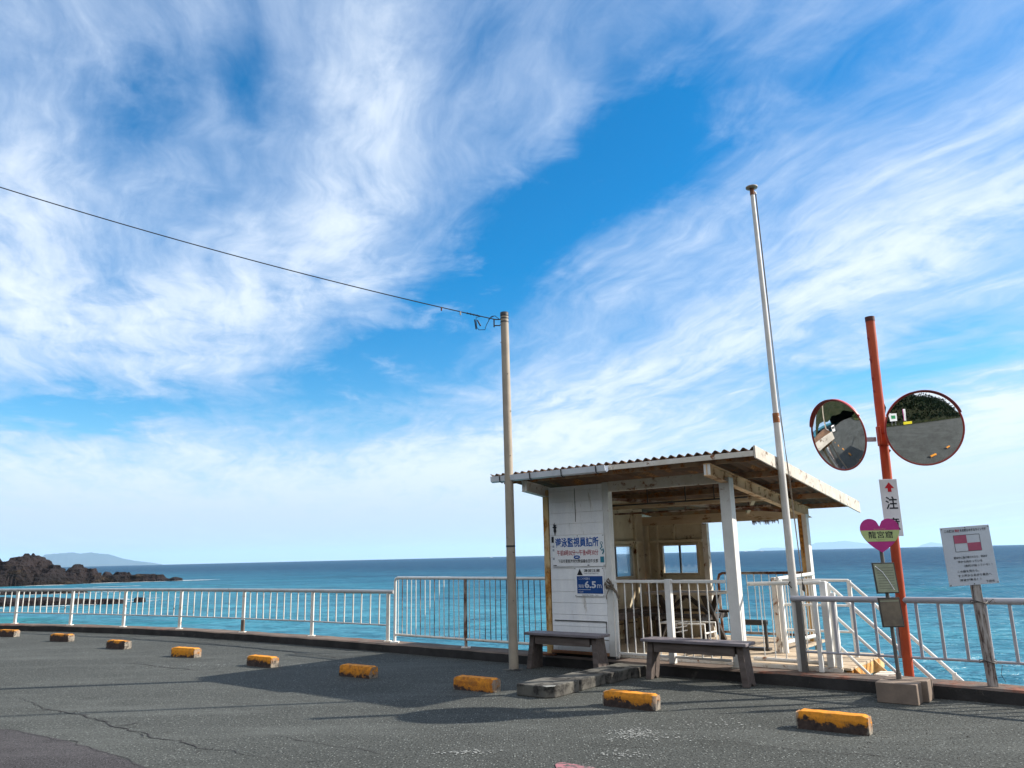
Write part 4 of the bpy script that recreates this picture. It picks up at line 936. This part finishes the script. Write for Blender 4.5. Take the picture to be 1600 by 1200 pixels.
# picnic table and other things inside
tb = thing('picnic_table', 'wooden table with crossed dark legs inside the hut', 'table', 'C', (.05, 2.1, .176))
for k in range(4): MB().box(-.50, .62, 1.76+k*.165, 1.76+k*.165+.158, .865, .905).build('top_plank', 'tabletop', tb, .005)
for u in (-.32, .42):
    MB().bar((u, 1.80, .18), (u, 2.42, .86), .045, .09, (1, 0, 0)).build('leg', 'darkwood', tb)
    MB().bar((u+.046, 2.42, .18), (u+.046, 1.80, .86), .045, .09, (1, 0, 0)).build('leg', 'darkwood', tb)
    MB().box(u-.02, u+.06, 1.62, 2.60, .50, .57).build('seat_bearer', 'darkwood', tb, .004)
    MB().bar((u, 2.1, .56), (.05, 2.1, .85), .05, .07, (0, 1, 0)).build('brace', 'darkwood', tb)
MB().box(-.36, .5, 2.07, 2.13, .50, .57).build('stretcher', 'darkwood', tb, .004)
for v in (1.52, 2.52): MB().box(-.50, .62, v, v+.17, .572, .605).build('seat_plank', 'darkwood', tb, .004)
wc = thing('folding_trestle', 'white tubular folding trestle standing under the table in the hut', 'trestle', 'C', (.45, 1.2, .176))
for v in (1.05, 1.4): MB().tube([(.12, v, .18), (.12, v, .52), (.80, v, .52), (.80, v, .18)], .013, 8).build('leg_frame', 'white', wc)
for z in (.40, .46, .52): MB().bar((.36, 1.05, z), (.36, 1.4, z), .02, .012).build('slat', 'white', wc)
MB().tube([(.12, 1.05, .52), (.12, 1.4, .52)], .013, 8).build('cross_bar', 'white', wc)
MB().tube([(.80, 1.05, .40), (.80, 1.4, .40)], .013, 8).build('cross_bar', 'white', wc)
ib = thing('inner_bench', 'built-in bench along the left wall inside the hut', 'bench', 'C', (-.75, 1.4, .176))
MB().box(-.95, -.56, .12, 2.6, .60, .63).build('seat', 'wood', ib, .004)
for v in (.3, 1.3, 2.3): MB().box(-.62, -.57, v, v+.05, .178, .598).build('leg', 'wood', ib, .003)
MB().box(-.60, -.58, .12, 2.6, .52, .597).build('apron', 'wood', ib, .003)
bf = thing('black_stand', 'black metal bench frame at the open side of the hut', 'stand', 'C', (1.25, 1.7, .176))
MB().box(1.0, 1.52, 1.42, 1.5, .50, .57).build('top_bar', 'darkmetal', bf, .004)
for u in (1.0, 1.48): MB().box(u, u+.035, 1.43, 1.47, .18, .50).build('leg', 'darkmetal', bf, .003)
MB().box(.98, 1.54, 1.40, 1.52, .178, .21).build('foot', 'darkmetal', bf, .003)

# ------------------------------------------------------------------ utility pole and its cable
up_ = thing('utility_pole', 'slim grey steel utility pole with black cap left of the hut', 'pole', 'L', (-.064, 10.99, 0))
MB().tube([(0, 0, -.2), (-.010, 0, 2.5), (-.026, 0, 5.0)], [.066, .062, .059], 20).build('shaft', 'polegrey', up_)
MB().tube([(-.026, 0, 4.995), (-.026, 0, 5.055), (-.026, 0, 5.062)], [.063, .063, .05], 20).build('cap', 'black', up_)
for z, a in ((4.6, 2.9), (4.1, -1.2), (3.55, -.6), (2.9, -1.1), (2.2, -.5), (1.55, -1.0), (.9, -1.3)): MB().tube([(-.005*z+.058*cos(a), .058*sin(a), z), (-.005*z+.072*cos(a), .072*sin(a), z)], .007, 6).build('bolt', 'darkmetal', up_)
MB().tube([(-.008, 0, 1.62), (-.008, 0, 1.645)], .0655, 20).build('band', 'darkmetal', up_)
for z in (4.90, 4.955): MB().tube([(-.026, 0, z), (-.026, 0, z+.018)], .0635, 20).build('band', 'darkmetal', up_)
MB().tube([(-.085, -.02, 4.945), (-.19, -.03, 4.945)], .009, 8).build('bracket', 'darkmetal', up_)
MB().tube([(-.085, -.02, 4.865), (-.10, -.022, 4.850), (-.19, -.03, 4.850)], .009, 8).build('bracket', 'darkmetal', up_)
MB().tube([(-.182, -.03, 4.825), (-.182, -.03, 4.955)], .010, 8).build('bracket_pin', 'darkmetal', up_)
mb = MB(); ring = [(.12*cos(t)*R.uniform(.6, 1.7), .12*sin(t)*R.uniform(.6, 1.6), .012) for t in [k*.45 for k in range(14)]]
mb.add([(x, y, .006) for x, y, z in ring]+[(0, 0, .018)], [(i, (i+1) % 14, 14) for i in range(14)]); mb.build('concrete_footing', 'concrete', up_)
cb = MB(); P0 = Vector((-.25, 10.96, 4.95)); P1 = Vector((-12.2, 8.6, 8.35)); pts = []
for k in range(61):
    t = k/60; p = P0.lerp(P1, t); p.z -= .55*4*t*(1-t)*.5; pts.append(p)
cb.tube(pts, .0075, 6)
cable = solo(cb, 'overhead_cable', 'cable', 'W', P0, 'dark overhead cable sagging from the pole top to the upper left', 'cable')
def cpt(t): p = P0.lerp(P1, t); p.z -= .55*4*t*(1-t)*.5; return p
sp_ = MB(); a = cpt(.035); b = cpt(.016)
for k in range(8): sp_.tube([cpt(.018+k*.002), cpt(.0192+k*.002)], .016 if k % 2 else .011, 8)
sp_.build('splice', 'black', cable)
MB().tube([b, b+Vector((-.07, 0, -.02)), b+Vector((-.06, 0, -.17)), b+Vector((-.03, 0, -.21)), b+Vector((.06, 0, -.21)), b+Vector((.08, 0, -.14)), b+Vector((.14, 0, -.03)), b+Vector((.20, 0, .0))], .005, 6).build('loop', 'cable', cable)
MB().tube([b+Vector((-.09, 0, -.05)), b+Vector((-.07, 0, -.20))], .012, 6).build('connector', 'black', cable)
MB().tube([b+Vector((-.05, 0, -.06)), b+Vector((-.005, 0, -.15))], .012, 6).build('connector', 'black', cable)
for t_ in (.041, .064):
    q = cpt(t_); MB().tube([q, q+Vector((0, 0, -.05))], .012, 6).build('clip', 'rustbar', cable)
MB().tube([P0+Vector((.08, 0, 0)), P0+Vector((.02, .0, .05)), P0+Vector((-.03, 0, .045)), P0+Vector((-.08, 0, -.005))], .005, 6).build('loop', 'cable', cable)

# ------------------------------------------------------------------ flag pole
fp = thing('flag_pole', 'tall slender white flag pole leaning slightly beside the hut roof', 'pole', 'L', (3.28, 9.38, .13))
lean = -.045
MB().tube([(0, 0, 0), (-.018, 0, 1.0), (-.022, 0, 2.98)], [.054, .046, .040], 16).build('lower_shaft', 'flagpole', fp)
MB().tube([(-.022, 0, 2.90), (-.024, 0, 3.02)], [.0415, .0400], 16).build('rusty_joint', surf('rust_joint', (0.35, 0.14, 0.05), (0.22, 0.09, 0.04), 0.9, 14), fp)
MB().tube([(-.022, 0, 2.98), (-.030, 0, 4.5), (lean, 0, 6.03)], [.034, .030, .026], 16).build('upper_shaft', 'flagpole', fp)
MB().tube([(lean, 0, 5.95), (lean, 0, 6.05)], .029, 12).build('rusty_tip', surf('rust_tip', (0.20, 0.08, 0.04), None, 0.9, 14), fp)
MB().tube([(lean, 0, 6.045), (lean, 0, 6.052), (lean, 0, 6.068), (lean, 0, 6.078)], [.03, .075, .078, .02], 20).build('cap_disc', 'polegrey', fp)
MB().tube([(lean+.035, 0, 6.0), (lean+.050, 0, 5.96)], .012, 8).build('pulley', 'white', fp)
MB().tube([(lean+.048, 0, 5.98), (.020, .0, 4.5), (.045, .02, 3.08), (.068, .03, 2.28), (.110, .04, .98)], .0042, 6).build('halyard', 'rope', fp)
MB().tube([(lean+.040, 0, 5.98), (.012, .0, 4.5), (.030, .02, 3.08), (.080, .03, 2.25), (.100, .04, 1.5), (.113, .04, .98)], .0035, 6).build('halyard', 'rope', fp)
MB().tube([(.110, .04, .99), (.112, .04, .95), (.108, .04, .90), (.118, .04, .88), (.125, .04, .93), (.112, .04, .96)], .010, 7).build('snap_hook', 'darkmetal', fp)
MB().tube([(-.05, -.03, .93), (-.085, -.035, .97), (-.06, -.03, 1.0)], .007, 6).build('cleat', 'darkmetal', fp)

# ------------------------------------------------------------------ mirror post
mp = thing('traffic_mirror', 'orange post with two round traffic mirrors and a white caution plate', 'traffic mirror', 'W', (4.133, 8.633, .13))
def pole_x(z): return 4.133+.075*(z-.13)/4.0
pts = []; rad_ = []
for k in range(41):
    z = .13+4.0*k/40; pts.append((pole_x(z), 8.633, z)); rad_.append(.0505+(.004*noise.noise(Vector((0, 0, z*4)))))
MB().tube(pts, rad_, 20).build('pole', 'orange', mp)
MB().tube([(pole_x(4.1), 8.633, 4.08), (pole_x(4.1), 8.633, 4.135)], .0535, 20).build('pole_cap', surf('dark_red_cap', (0.09, 0.02, 0.018), None, 0.7), mp)
for z, s_, dz in ((3.62, -1, .10), (3.40, -1, .07), (3.88, -1, .08), (3.05, 1, .12), (2.92, 1, .05), (3.25, -1, .05), (2.66, -1, .04), (2.56, 1, .04)):
    x = pole_x(z)+s_*.045; MB().tube([(x, 8.62, z-dz/2), (x+s_*.006, 8.615, z), (x, 8.62, z+dz/2)], [.006, .015, .006], 8).build('tape_scrap', 'black' if s_ > 0 else 'rim', mp)
def mirror(c, nrm, r, hood=True):
    c = Vector(c); nrm = Vector(nrm).normalized(); x = nrm.cross(Vector((0, 0, 1))).normalized(); x = -x; y = nrm.cross(x)
    if y.z < 0: y = -y
    def Pt(rr_, t, d_): return c+x*rr_*cos(t)+y*rr_*sin(t)+nrm*d_
    Rc = 1.75; N = 64; rings = 14; vs = [Pt(0, 0, Rc-sqrt(Rc*Rc-r*r))]; fs = []
    sag = lambda q: (sqrt(Rc*Rc-q*q)-sqrt(Rc*Rc-r*r))
    for j in range(1, rings+1):
        q = r*j/rings; vs += [Pt(q, 2*pi*k/N, sag(q)) for k in range(N)]
    vs[0] = Pt(0, 0, sag(0))
    fs += [(0, 1+k, 1+(k+1) % N) for k in range(N)]
    for j in range(rings-1):
        a = 1+j*N; fs += [(a+k, a+N+k, a+N+(k+1) % N, a+(k+1) % N) for k in range(N)]
    face = MB().add(vs, fs, True).build('mirror', 'mirror', mp)
    MB().tube([Pt(r+.004, 2*pi*k/N, .0) for k in range(N+1)], .010, 8, False).build('rim', 'rim', face)
    # back shell
    vs = []; fs = []
    for j, (q, d_) in enumerate(((r+.01, -.004), (r*.9, -.035), (r*.4, -.07), (.001, -.075))): vs += [Pt(q, 2*pi*k/N, d_) for k in range(N)]
    for j in range(3): fs += [(j*N+k, j*N+(k+1) % N, (j+1)*N+(k+1) % N, (j+1)*N+k) for k in range(N)]
    MB().add(vs, fs, True).build('back_shell', 'rim', face)
    if hood:
        hv = []; n = 36
        for k in range(n+1):
            t = radians(22+136*k/n); e = sin(pi*k/n)**.5 if 0 < k < n else 0
            hv += [Pt(r+.014, t, -.01), Pt(r+.017, t, .015+.022*e)]
        MB().add(hv, [(2*k, 2*k+1, 2*k+3, 2*k+2) for k in range(n)], True).build('hood', 'hood', face, solid=.004)
    return face
cR = Vector((4.512, 8.35, 2.765)); toC = (Vector((0, 0, 1.5))-cR).normalized()
def rotz(v, a): return Vector((v.x*cos(a)-v.y*sin(a), v.x*sin(a)+v.y*cos(a), v.z))
nR = rotz(toC, radians(19)); nR.z -= .04
mirror(cR, nR, .398)
cL = Vector((3.585, 8.42, 2.72)); nL = rotz(toC, radians(-42)); nL.z = -.20
mirror(cL, nL, .385)
MB().box(3.70, 4.09, 8.60, 8.625, 2.665, 2.715).build('arm', 'greybar', mp, .004)
MB().bar((3.72, 8.61, 2.69), (3.61, 8.47, 2.70), .03, .05).build('arm', 'greybar', mp)
MB().bar((4.20, 8.61, 2.69), (4.46, 8.42, 2.75), .03, .05).build('arm', 'rim', mp)
for z in (2.62, 2.76): MB().tube([(pole_x(z), 8.633, z), (pole_x(z), 8.633, z+.075)], .062, 20).build('clamp', 'orange', mp)
MB().box(4.095, 4.125, 8.545, 8.60, 2.62, 2.83).build('clamp', 'orange', mp, .004)
plt = MB().box(4.055-.02, 4.240-.01, 8.545, 8.553, 1.615, 2.235).build('caution_plate', 'platewhite', mp, .003)
text('lettering', '注', (4.075, 4.205, 1.905, 2.045), 8.5435, 'inkblack', plt, .018)
text('lettering', '意', (4.075, 4.205, 1.675, 1.815), 8.5435, 'inkblack', plt, .018)
MB().prism([(4.137, 2.20), (4.190, 2.135), (4.157, 2.135), (4.157, 2.095), (4.117, 2.095), (4.117, 2.135), (4.084, 2.135)], 1, 8.5425, 8.5445).build('arrow', 'arrowred', plt)

# ------------------------------------------------------------------ heart sign
bk = thing('concrete_block', 'brown concrete footing block at the foot of the orange post', 'block', 'C', (3.55, -.4, 0))
MB().box(3.35, 3.725, -.62, -.40, 0, .192).build('front_block', 'block', bk, .008)
MB().box(3.37, 3.775, -.396, -.134, 0, .198).build('rear_block', 'block', bk, .008)
hp_ = thing('heart_sign', 'magenta heart sign with green band and two framed notices on a thin post', 'sign', 'W', (3.83, 8.25, .19))
MB().tube([(3.845, 8.25, .19), (3.825, 8.25, 1.50)], .019, 12).build('post', 'grey_pole', hp_)
MB().tube([(3.845, 8.25, .192), (3.845, 8.25, .26)], .027, 12).build('post_foot', 'grey_pole', hp_)
HX, HZ, HY = 3.822, 1.615, 8.222
def hcurve():
    out = [(0, .098)]
    for k in range(1, 19):
        t = radians(142-k*(162/18)); out.append((.100+.106*cos(t), .074+.106*sin(t)))
    a = out[-1]; c_ = (.172, -.070); b = (0, -.168)
    for k in range(1, 15):
        t = k/14; out.append(((1-t)**2*a[0]+2*t*(1-t)*c_[0]+t*t*b[0], (1-t)**2*a[1]+2*t*(1-t)*c_[1]+t*t*b[1]))
    return out+[(-x, z) for x, z in out[1:-1]][::-1]
hc = hcurve()
heart = MB().prism([(HX+x, HZ+z) for x, z in hc], 1, HY-.006, HY).build('heart', 'magenta', hp_)
def clipz(poly, zc, keep_above):
    out = []
    for i in range(len(poly)):
        a, b = poly[i], poly[(i+1) % len(poly)]; ia = (a[1] > zc) == keep_above; ib = (b[1] > zc) == keep_above
        if ia: out.append(a)
        if ia != ib: t = (zc-a[1])/(b[1]-a[1]); out.append((a[0]+(b[0]-a[0])*t, zc))
    return out
band = clipz(clipz(hc, -.055, True), .060, False)
MB().prism([(HX+x*1.0, HZ+z) for x, z in band], 1, HY-.0085, HY-.0062).build('green_band', 'limegreen', heart)
text('lettering', '龍宮窟', (HX-.130, HX+.130, HZ-.022, HZ+.050), HY-.0092, 'inkblack', heart, .008)
text('lettering', 'りゅうぐうくつ', (HX-.05, HX+.04, HZ-.046, HZ-.030), HY-.0092, 'inkblack', heart, .0)
text('lettering', 'RYUGUKUTSU', (HX-.06, HX+.06, HZ+.068, HZ+.076), HY-.0070, 'limegreen', heart, .0)
def notice(x0, x1, z0, z1, m, dx, marks):
    f = MB(); t = .013; y0, y1 = HY-.010, HY+.008
    f.hexa([(x0+dx, y0, z0), (x1+dx, y0, z0), (x1+dx, y1, z0), (x0+dx, y1, z0), (x0, y0, z1), (x1, y0, z1), (x1, y1, z1), (x0, y1, z1)])
    o = f.build('notice_frame', 'frame', hp_, .002)
    p = MB(); q = .012; p.hexa([(x0+dx+q, y0-.003, z0+q), (x1+dx-q, y0-.003, z0+q), (x1+dx-q, y0-.0005, z0+q), (x0+dx+q, y0-.0005, z0+q), (x0+q, y0-.003, z1-q), (x1-q, y0-.003, z1-q), (x1-q, y0-.0005, z1-q), (x0+q, y0-.0005, z1-q)])
    p.build('notice_paper', m, o); return o, y0
o_, y0_ = notice(3.695, 3.925, 1.035, 1.345, 'paper', .018, None)
for k in range(9): MB().box(3.73+.002*k, 3.905, y0_-.0042, y0_-.0036, 1.29-.026*k, 1.294-.026*k).build('text_line', 'grey_pole', o_)
MB().tube([(3.72, y0_-.004, 1.31), (3.79, y0_-.004, 1.25), (3.84, y0_-.004, 1.17), (3.89, y0_-.004, 1.07)], .0045, 6).build('glare_crease', 'signwhite', o_)  # crease, with its glare painted on as a white strip
o_, y0_ = notice(3.712, 3.935, .700, .995, 'paper2', .018, None)
MB().box(3.73, 3.92, y0_-.0042, y0_-.0036, .955, .965).build('crease', 'paper', o_)

# ------------------------------------------------------------------ flag notice at the right
rs = thing('notice_board', 'pale tilted notice board with red and white squares on a wooden post', 'sign', 'W', (4.68, 8.09, .13))
MB().hexa([(4.648, 8.05, .13), (4.723, 8.05, .13), (4.723, 8.12, .13), (4.648, 8.12, .13), (4.606, 8.05, 1.62), (4.681, 8.05, 1.62), (4.681, 8.12, 1.62), (4.606, 8.12, 1.62)]).build('post', 'postwood', rs, .006)
bx_, bz_ = 4.618, 1.400; ra = radians(3.0)
def RB(x, z): return (bx_+x*cos(ra)-z*sin(ra)*0.55, bz_+x*sin(ra)+z*cos(ra))
w2_, h2_ = .253, .292
cn = [RB(-w2_, -h2_), RB(w2_, -h2_), RB(w2_, h2_), RB(-w2_, h2_)]
bd2 = MB().prism(cn, 1, 8.040, 8.048).build('board', 'signgrey', rs, .002)
def quad(x0, x1, z0, z1, m, nm, y=8.0375):
    MB().prism([RB(x0, z0), RB(x1, z0), RB(x1, z1), RB(x0, z1)], 1, y, 8.0395).build(nm, m, bd2)
quad(-.130, .0, .125, .205, 'pinksq', 'red_square'); quad(.0, .135, .045, .125, 'pinksq', 'red_square')
for a in ((-.133, .138, .205, .208), (-.133, .138, .042, .045), (-.133, -.130, .045, .205), (.135, .138, .045, .205)): quad(*a, 'inkblack', 'flag_outline')
def rtext(s, x0, x1, z0, z1, bold=0.01, m='inkblack'):
    c1 = RB((x0+x1)/2, (z0+z1)/2); hw, hh = (x1-x0)/2, (z1-z0)/2
    text('lettering', s, (c1[0]-hw, c1[0]+hw, c1[1]-hh, c1[1]+hh), 8.0372, m, bd2, bold, 3.0)
rtext('この旗は', -.215, -.115, .238, .268, .02); rtext('津波', -.110, -.060, .238, .268, .02, 'inkred'); rtext('をお知らせするサインです', -.055, .215, .238, .268, .02)
rtext('遊泳中に旗が振られたら、津波が', -.165, .180, -.028, -.004); rtext('沖から向かっている', -.130, .120, -.070, -.045)
rtext('（危険が迫っている）！', -.070, .215, -.112, -.088); rtext('この旗を見たら、', -.150, .070, -.165, -.140)
rtext('すぐ海からあがり高台へ', -.150, .190, -.208, -.182); rtext('津波が来る！！', -.140, .075, -.250, -.225); rtext('下田市', .120, .210, -.277, -.252)
for a in ((-.24, .275), (.24, .275), (0, .28), (-.24, -.28), (.24, -.28), (0, -.28)):
    x, z = RB(*a); MB().tube([(x, 8.039, z), (x, 8.034, z)], .005, 8).build('bolt', 'darkmetal', bd2)
for z, rr_ in ((.93, .035), (.36, .015)):
    mb = MB()
    for k in range(2):
        mb.tube([(4.66+.075*cos(t)+.02, 8.10+.075*sin(t), z+.012*sin(2*t+k)+.015*k) for t in [j*.3142 for j in range(21)]], .004, 5)
    if z < .5: mb.tube([(4.74, 8.04, .36), (4.77, 8.02, .34), (4.75, 8.03, .25), (4.78, 8.02, .18)], .0025, 5)
    else: mb.tube([(4.74, 8.04, .93), (4.78, 8.02, .97), (4.80, 8.03, .93)], .0035, 5)
    mb.build('wire_tie', 'darkmetal', rs)

# ------------------------------------------------------------------ landward things, seen in the mirrors
def at_verge(t, back_=1.0):
    p = Wp(t, -15.6-back_); return (p.x, p.y, .05)
vs_ = thing('roadside_board', 'white board with a green picture standing on the verge, seen in the right mirror', 'sign', 'L', at_verge(11.5, 1.2), None, AC+pi)
MB().box(-.95, .95, -.03, .0, 1.2, 3.2).build('board', 'boardwhite', vs_, .01); MB().box(-.55, .55, -.045, -.035, 1.8, 2.7).build('green_panel', 'green', vs_)
for x in (-.5, .5): MB().tube([(x, .04, 0), (x, .04, 2.7)], .04, 8).build('leg', 'greybar', vs_)
bn = thing('banner_flag', 'tall white and pink banner on a thin pole by the verge', 'banner', 'L', at_verge(15.0, 1.0), None, AC+pi)
MB().tube([(0, 0, 0), (0, 0, 4.4)], .025, 8).build('pole', 'white', bn)
MB().grid(8, 20, lambda s_, t_: (.03+.6*s_, .05*sin(t_*6+s_*3), 1.0+3.3*t_)).build('cloth', 'boardwhite', bn, solid=.004)
MB().grid(4, 20, lambda s_, t_: (.64+.16*s_, .05*sin(t_*6+(1+s_*.2)*3), 1.0+3.3*t_)).build('cloth_border', 'magenta', bn, solid=.004)
yb = thing('yellow_barrier', 'low yellow board lying along the verge, seen in the right mirror', 'barrier', 'L', at_verge(14.8, .1), None, AC+pi)
MB().box(-1.3, 1.3, -.03, .03, .15, .85).build('board', 'yellow', yb, .01)
for x in (-1.0, 1.0): MB().box(x-.05, x+.05, -.2, .2, 0, .15).build('foot', 'darkmetal', yb, .01)

vn = thing('van', 'small white van with dark windows parked by the kerb, seen in the left mirror', 'van', 'L', (-20.5, 20.6, 0), None, radians(158))
MB().prism([(-1.6, .25), (1.65, .25), (1.68, .95), (1.30, 1.75), (1.15, 1.86), (-1.55, 1.86), (-1.66, 1.7)], 1, -.72, .72).build('body', 'boardwhite', vn, .06)
for y in (-.725, .705): MB().prism([(-1.45, 1.05), (1.25, 1.05), (1.05, 1.68), (-1.45, 1.68)], 1, y, y+.02).build('side_window', 'frame', vn)
MB().hexa([(1.62, -.6, 1.0), (1.66, -.6, 1.0), (1.66, .6, 1.0), (1.62, .6, 1.0), (1.33, -.55, 1.68), (1.37, -.55, 1.68), (1.37, .55, 1.68), (1.33, .55, 1.68)]).build('windscreen', 'frame', vn)
MB().box(-1.69, -1.66, -.6, .6, 1.05, 1.6).build('rear_window', 'frame', vn)
for x in (-1.05, 1.05):
    for y in (-.66, .66): MB().tube([(x, y-.09, .29), (x, y+.09, .29)], .29, 20).build('wheel', 'black', vn)
for y in (-.5, .5): MB().box(1.66, 1.70, y-.13, y+.13, .62, .78).build('headlight', 'glass', vn)

# ------------------------------------------------------------------ sea air
m = bpy.data.materials.new('sea_haze'); m.use_nodes = True; m.node_tree.nodes.clear(); n = NT(m.node_tree)
pv = n.new('ShaderNodeVolumePrincipled'); pv.inputs['Color'].default_value = (0.48, 0.74, 1.0, 1); pv.inputs['Density'].default_value = 2.9e-5; pv.inputs['Anisotropy'].default_value = 0.2
ou = n.new('ShaderNodeOutputMaterial'); n.l.new(pv.outputs[0], ou.inputs['Volume']); M_['haze'] = m
hz_ = MB().box(-52000, 52000, -20000, 52000, -92, 700); solo(hz_, 'haze', 'haze', 'W', (0, 0, 0), kind='stuff', label='thin blue sea haze over the water', cat='haze')
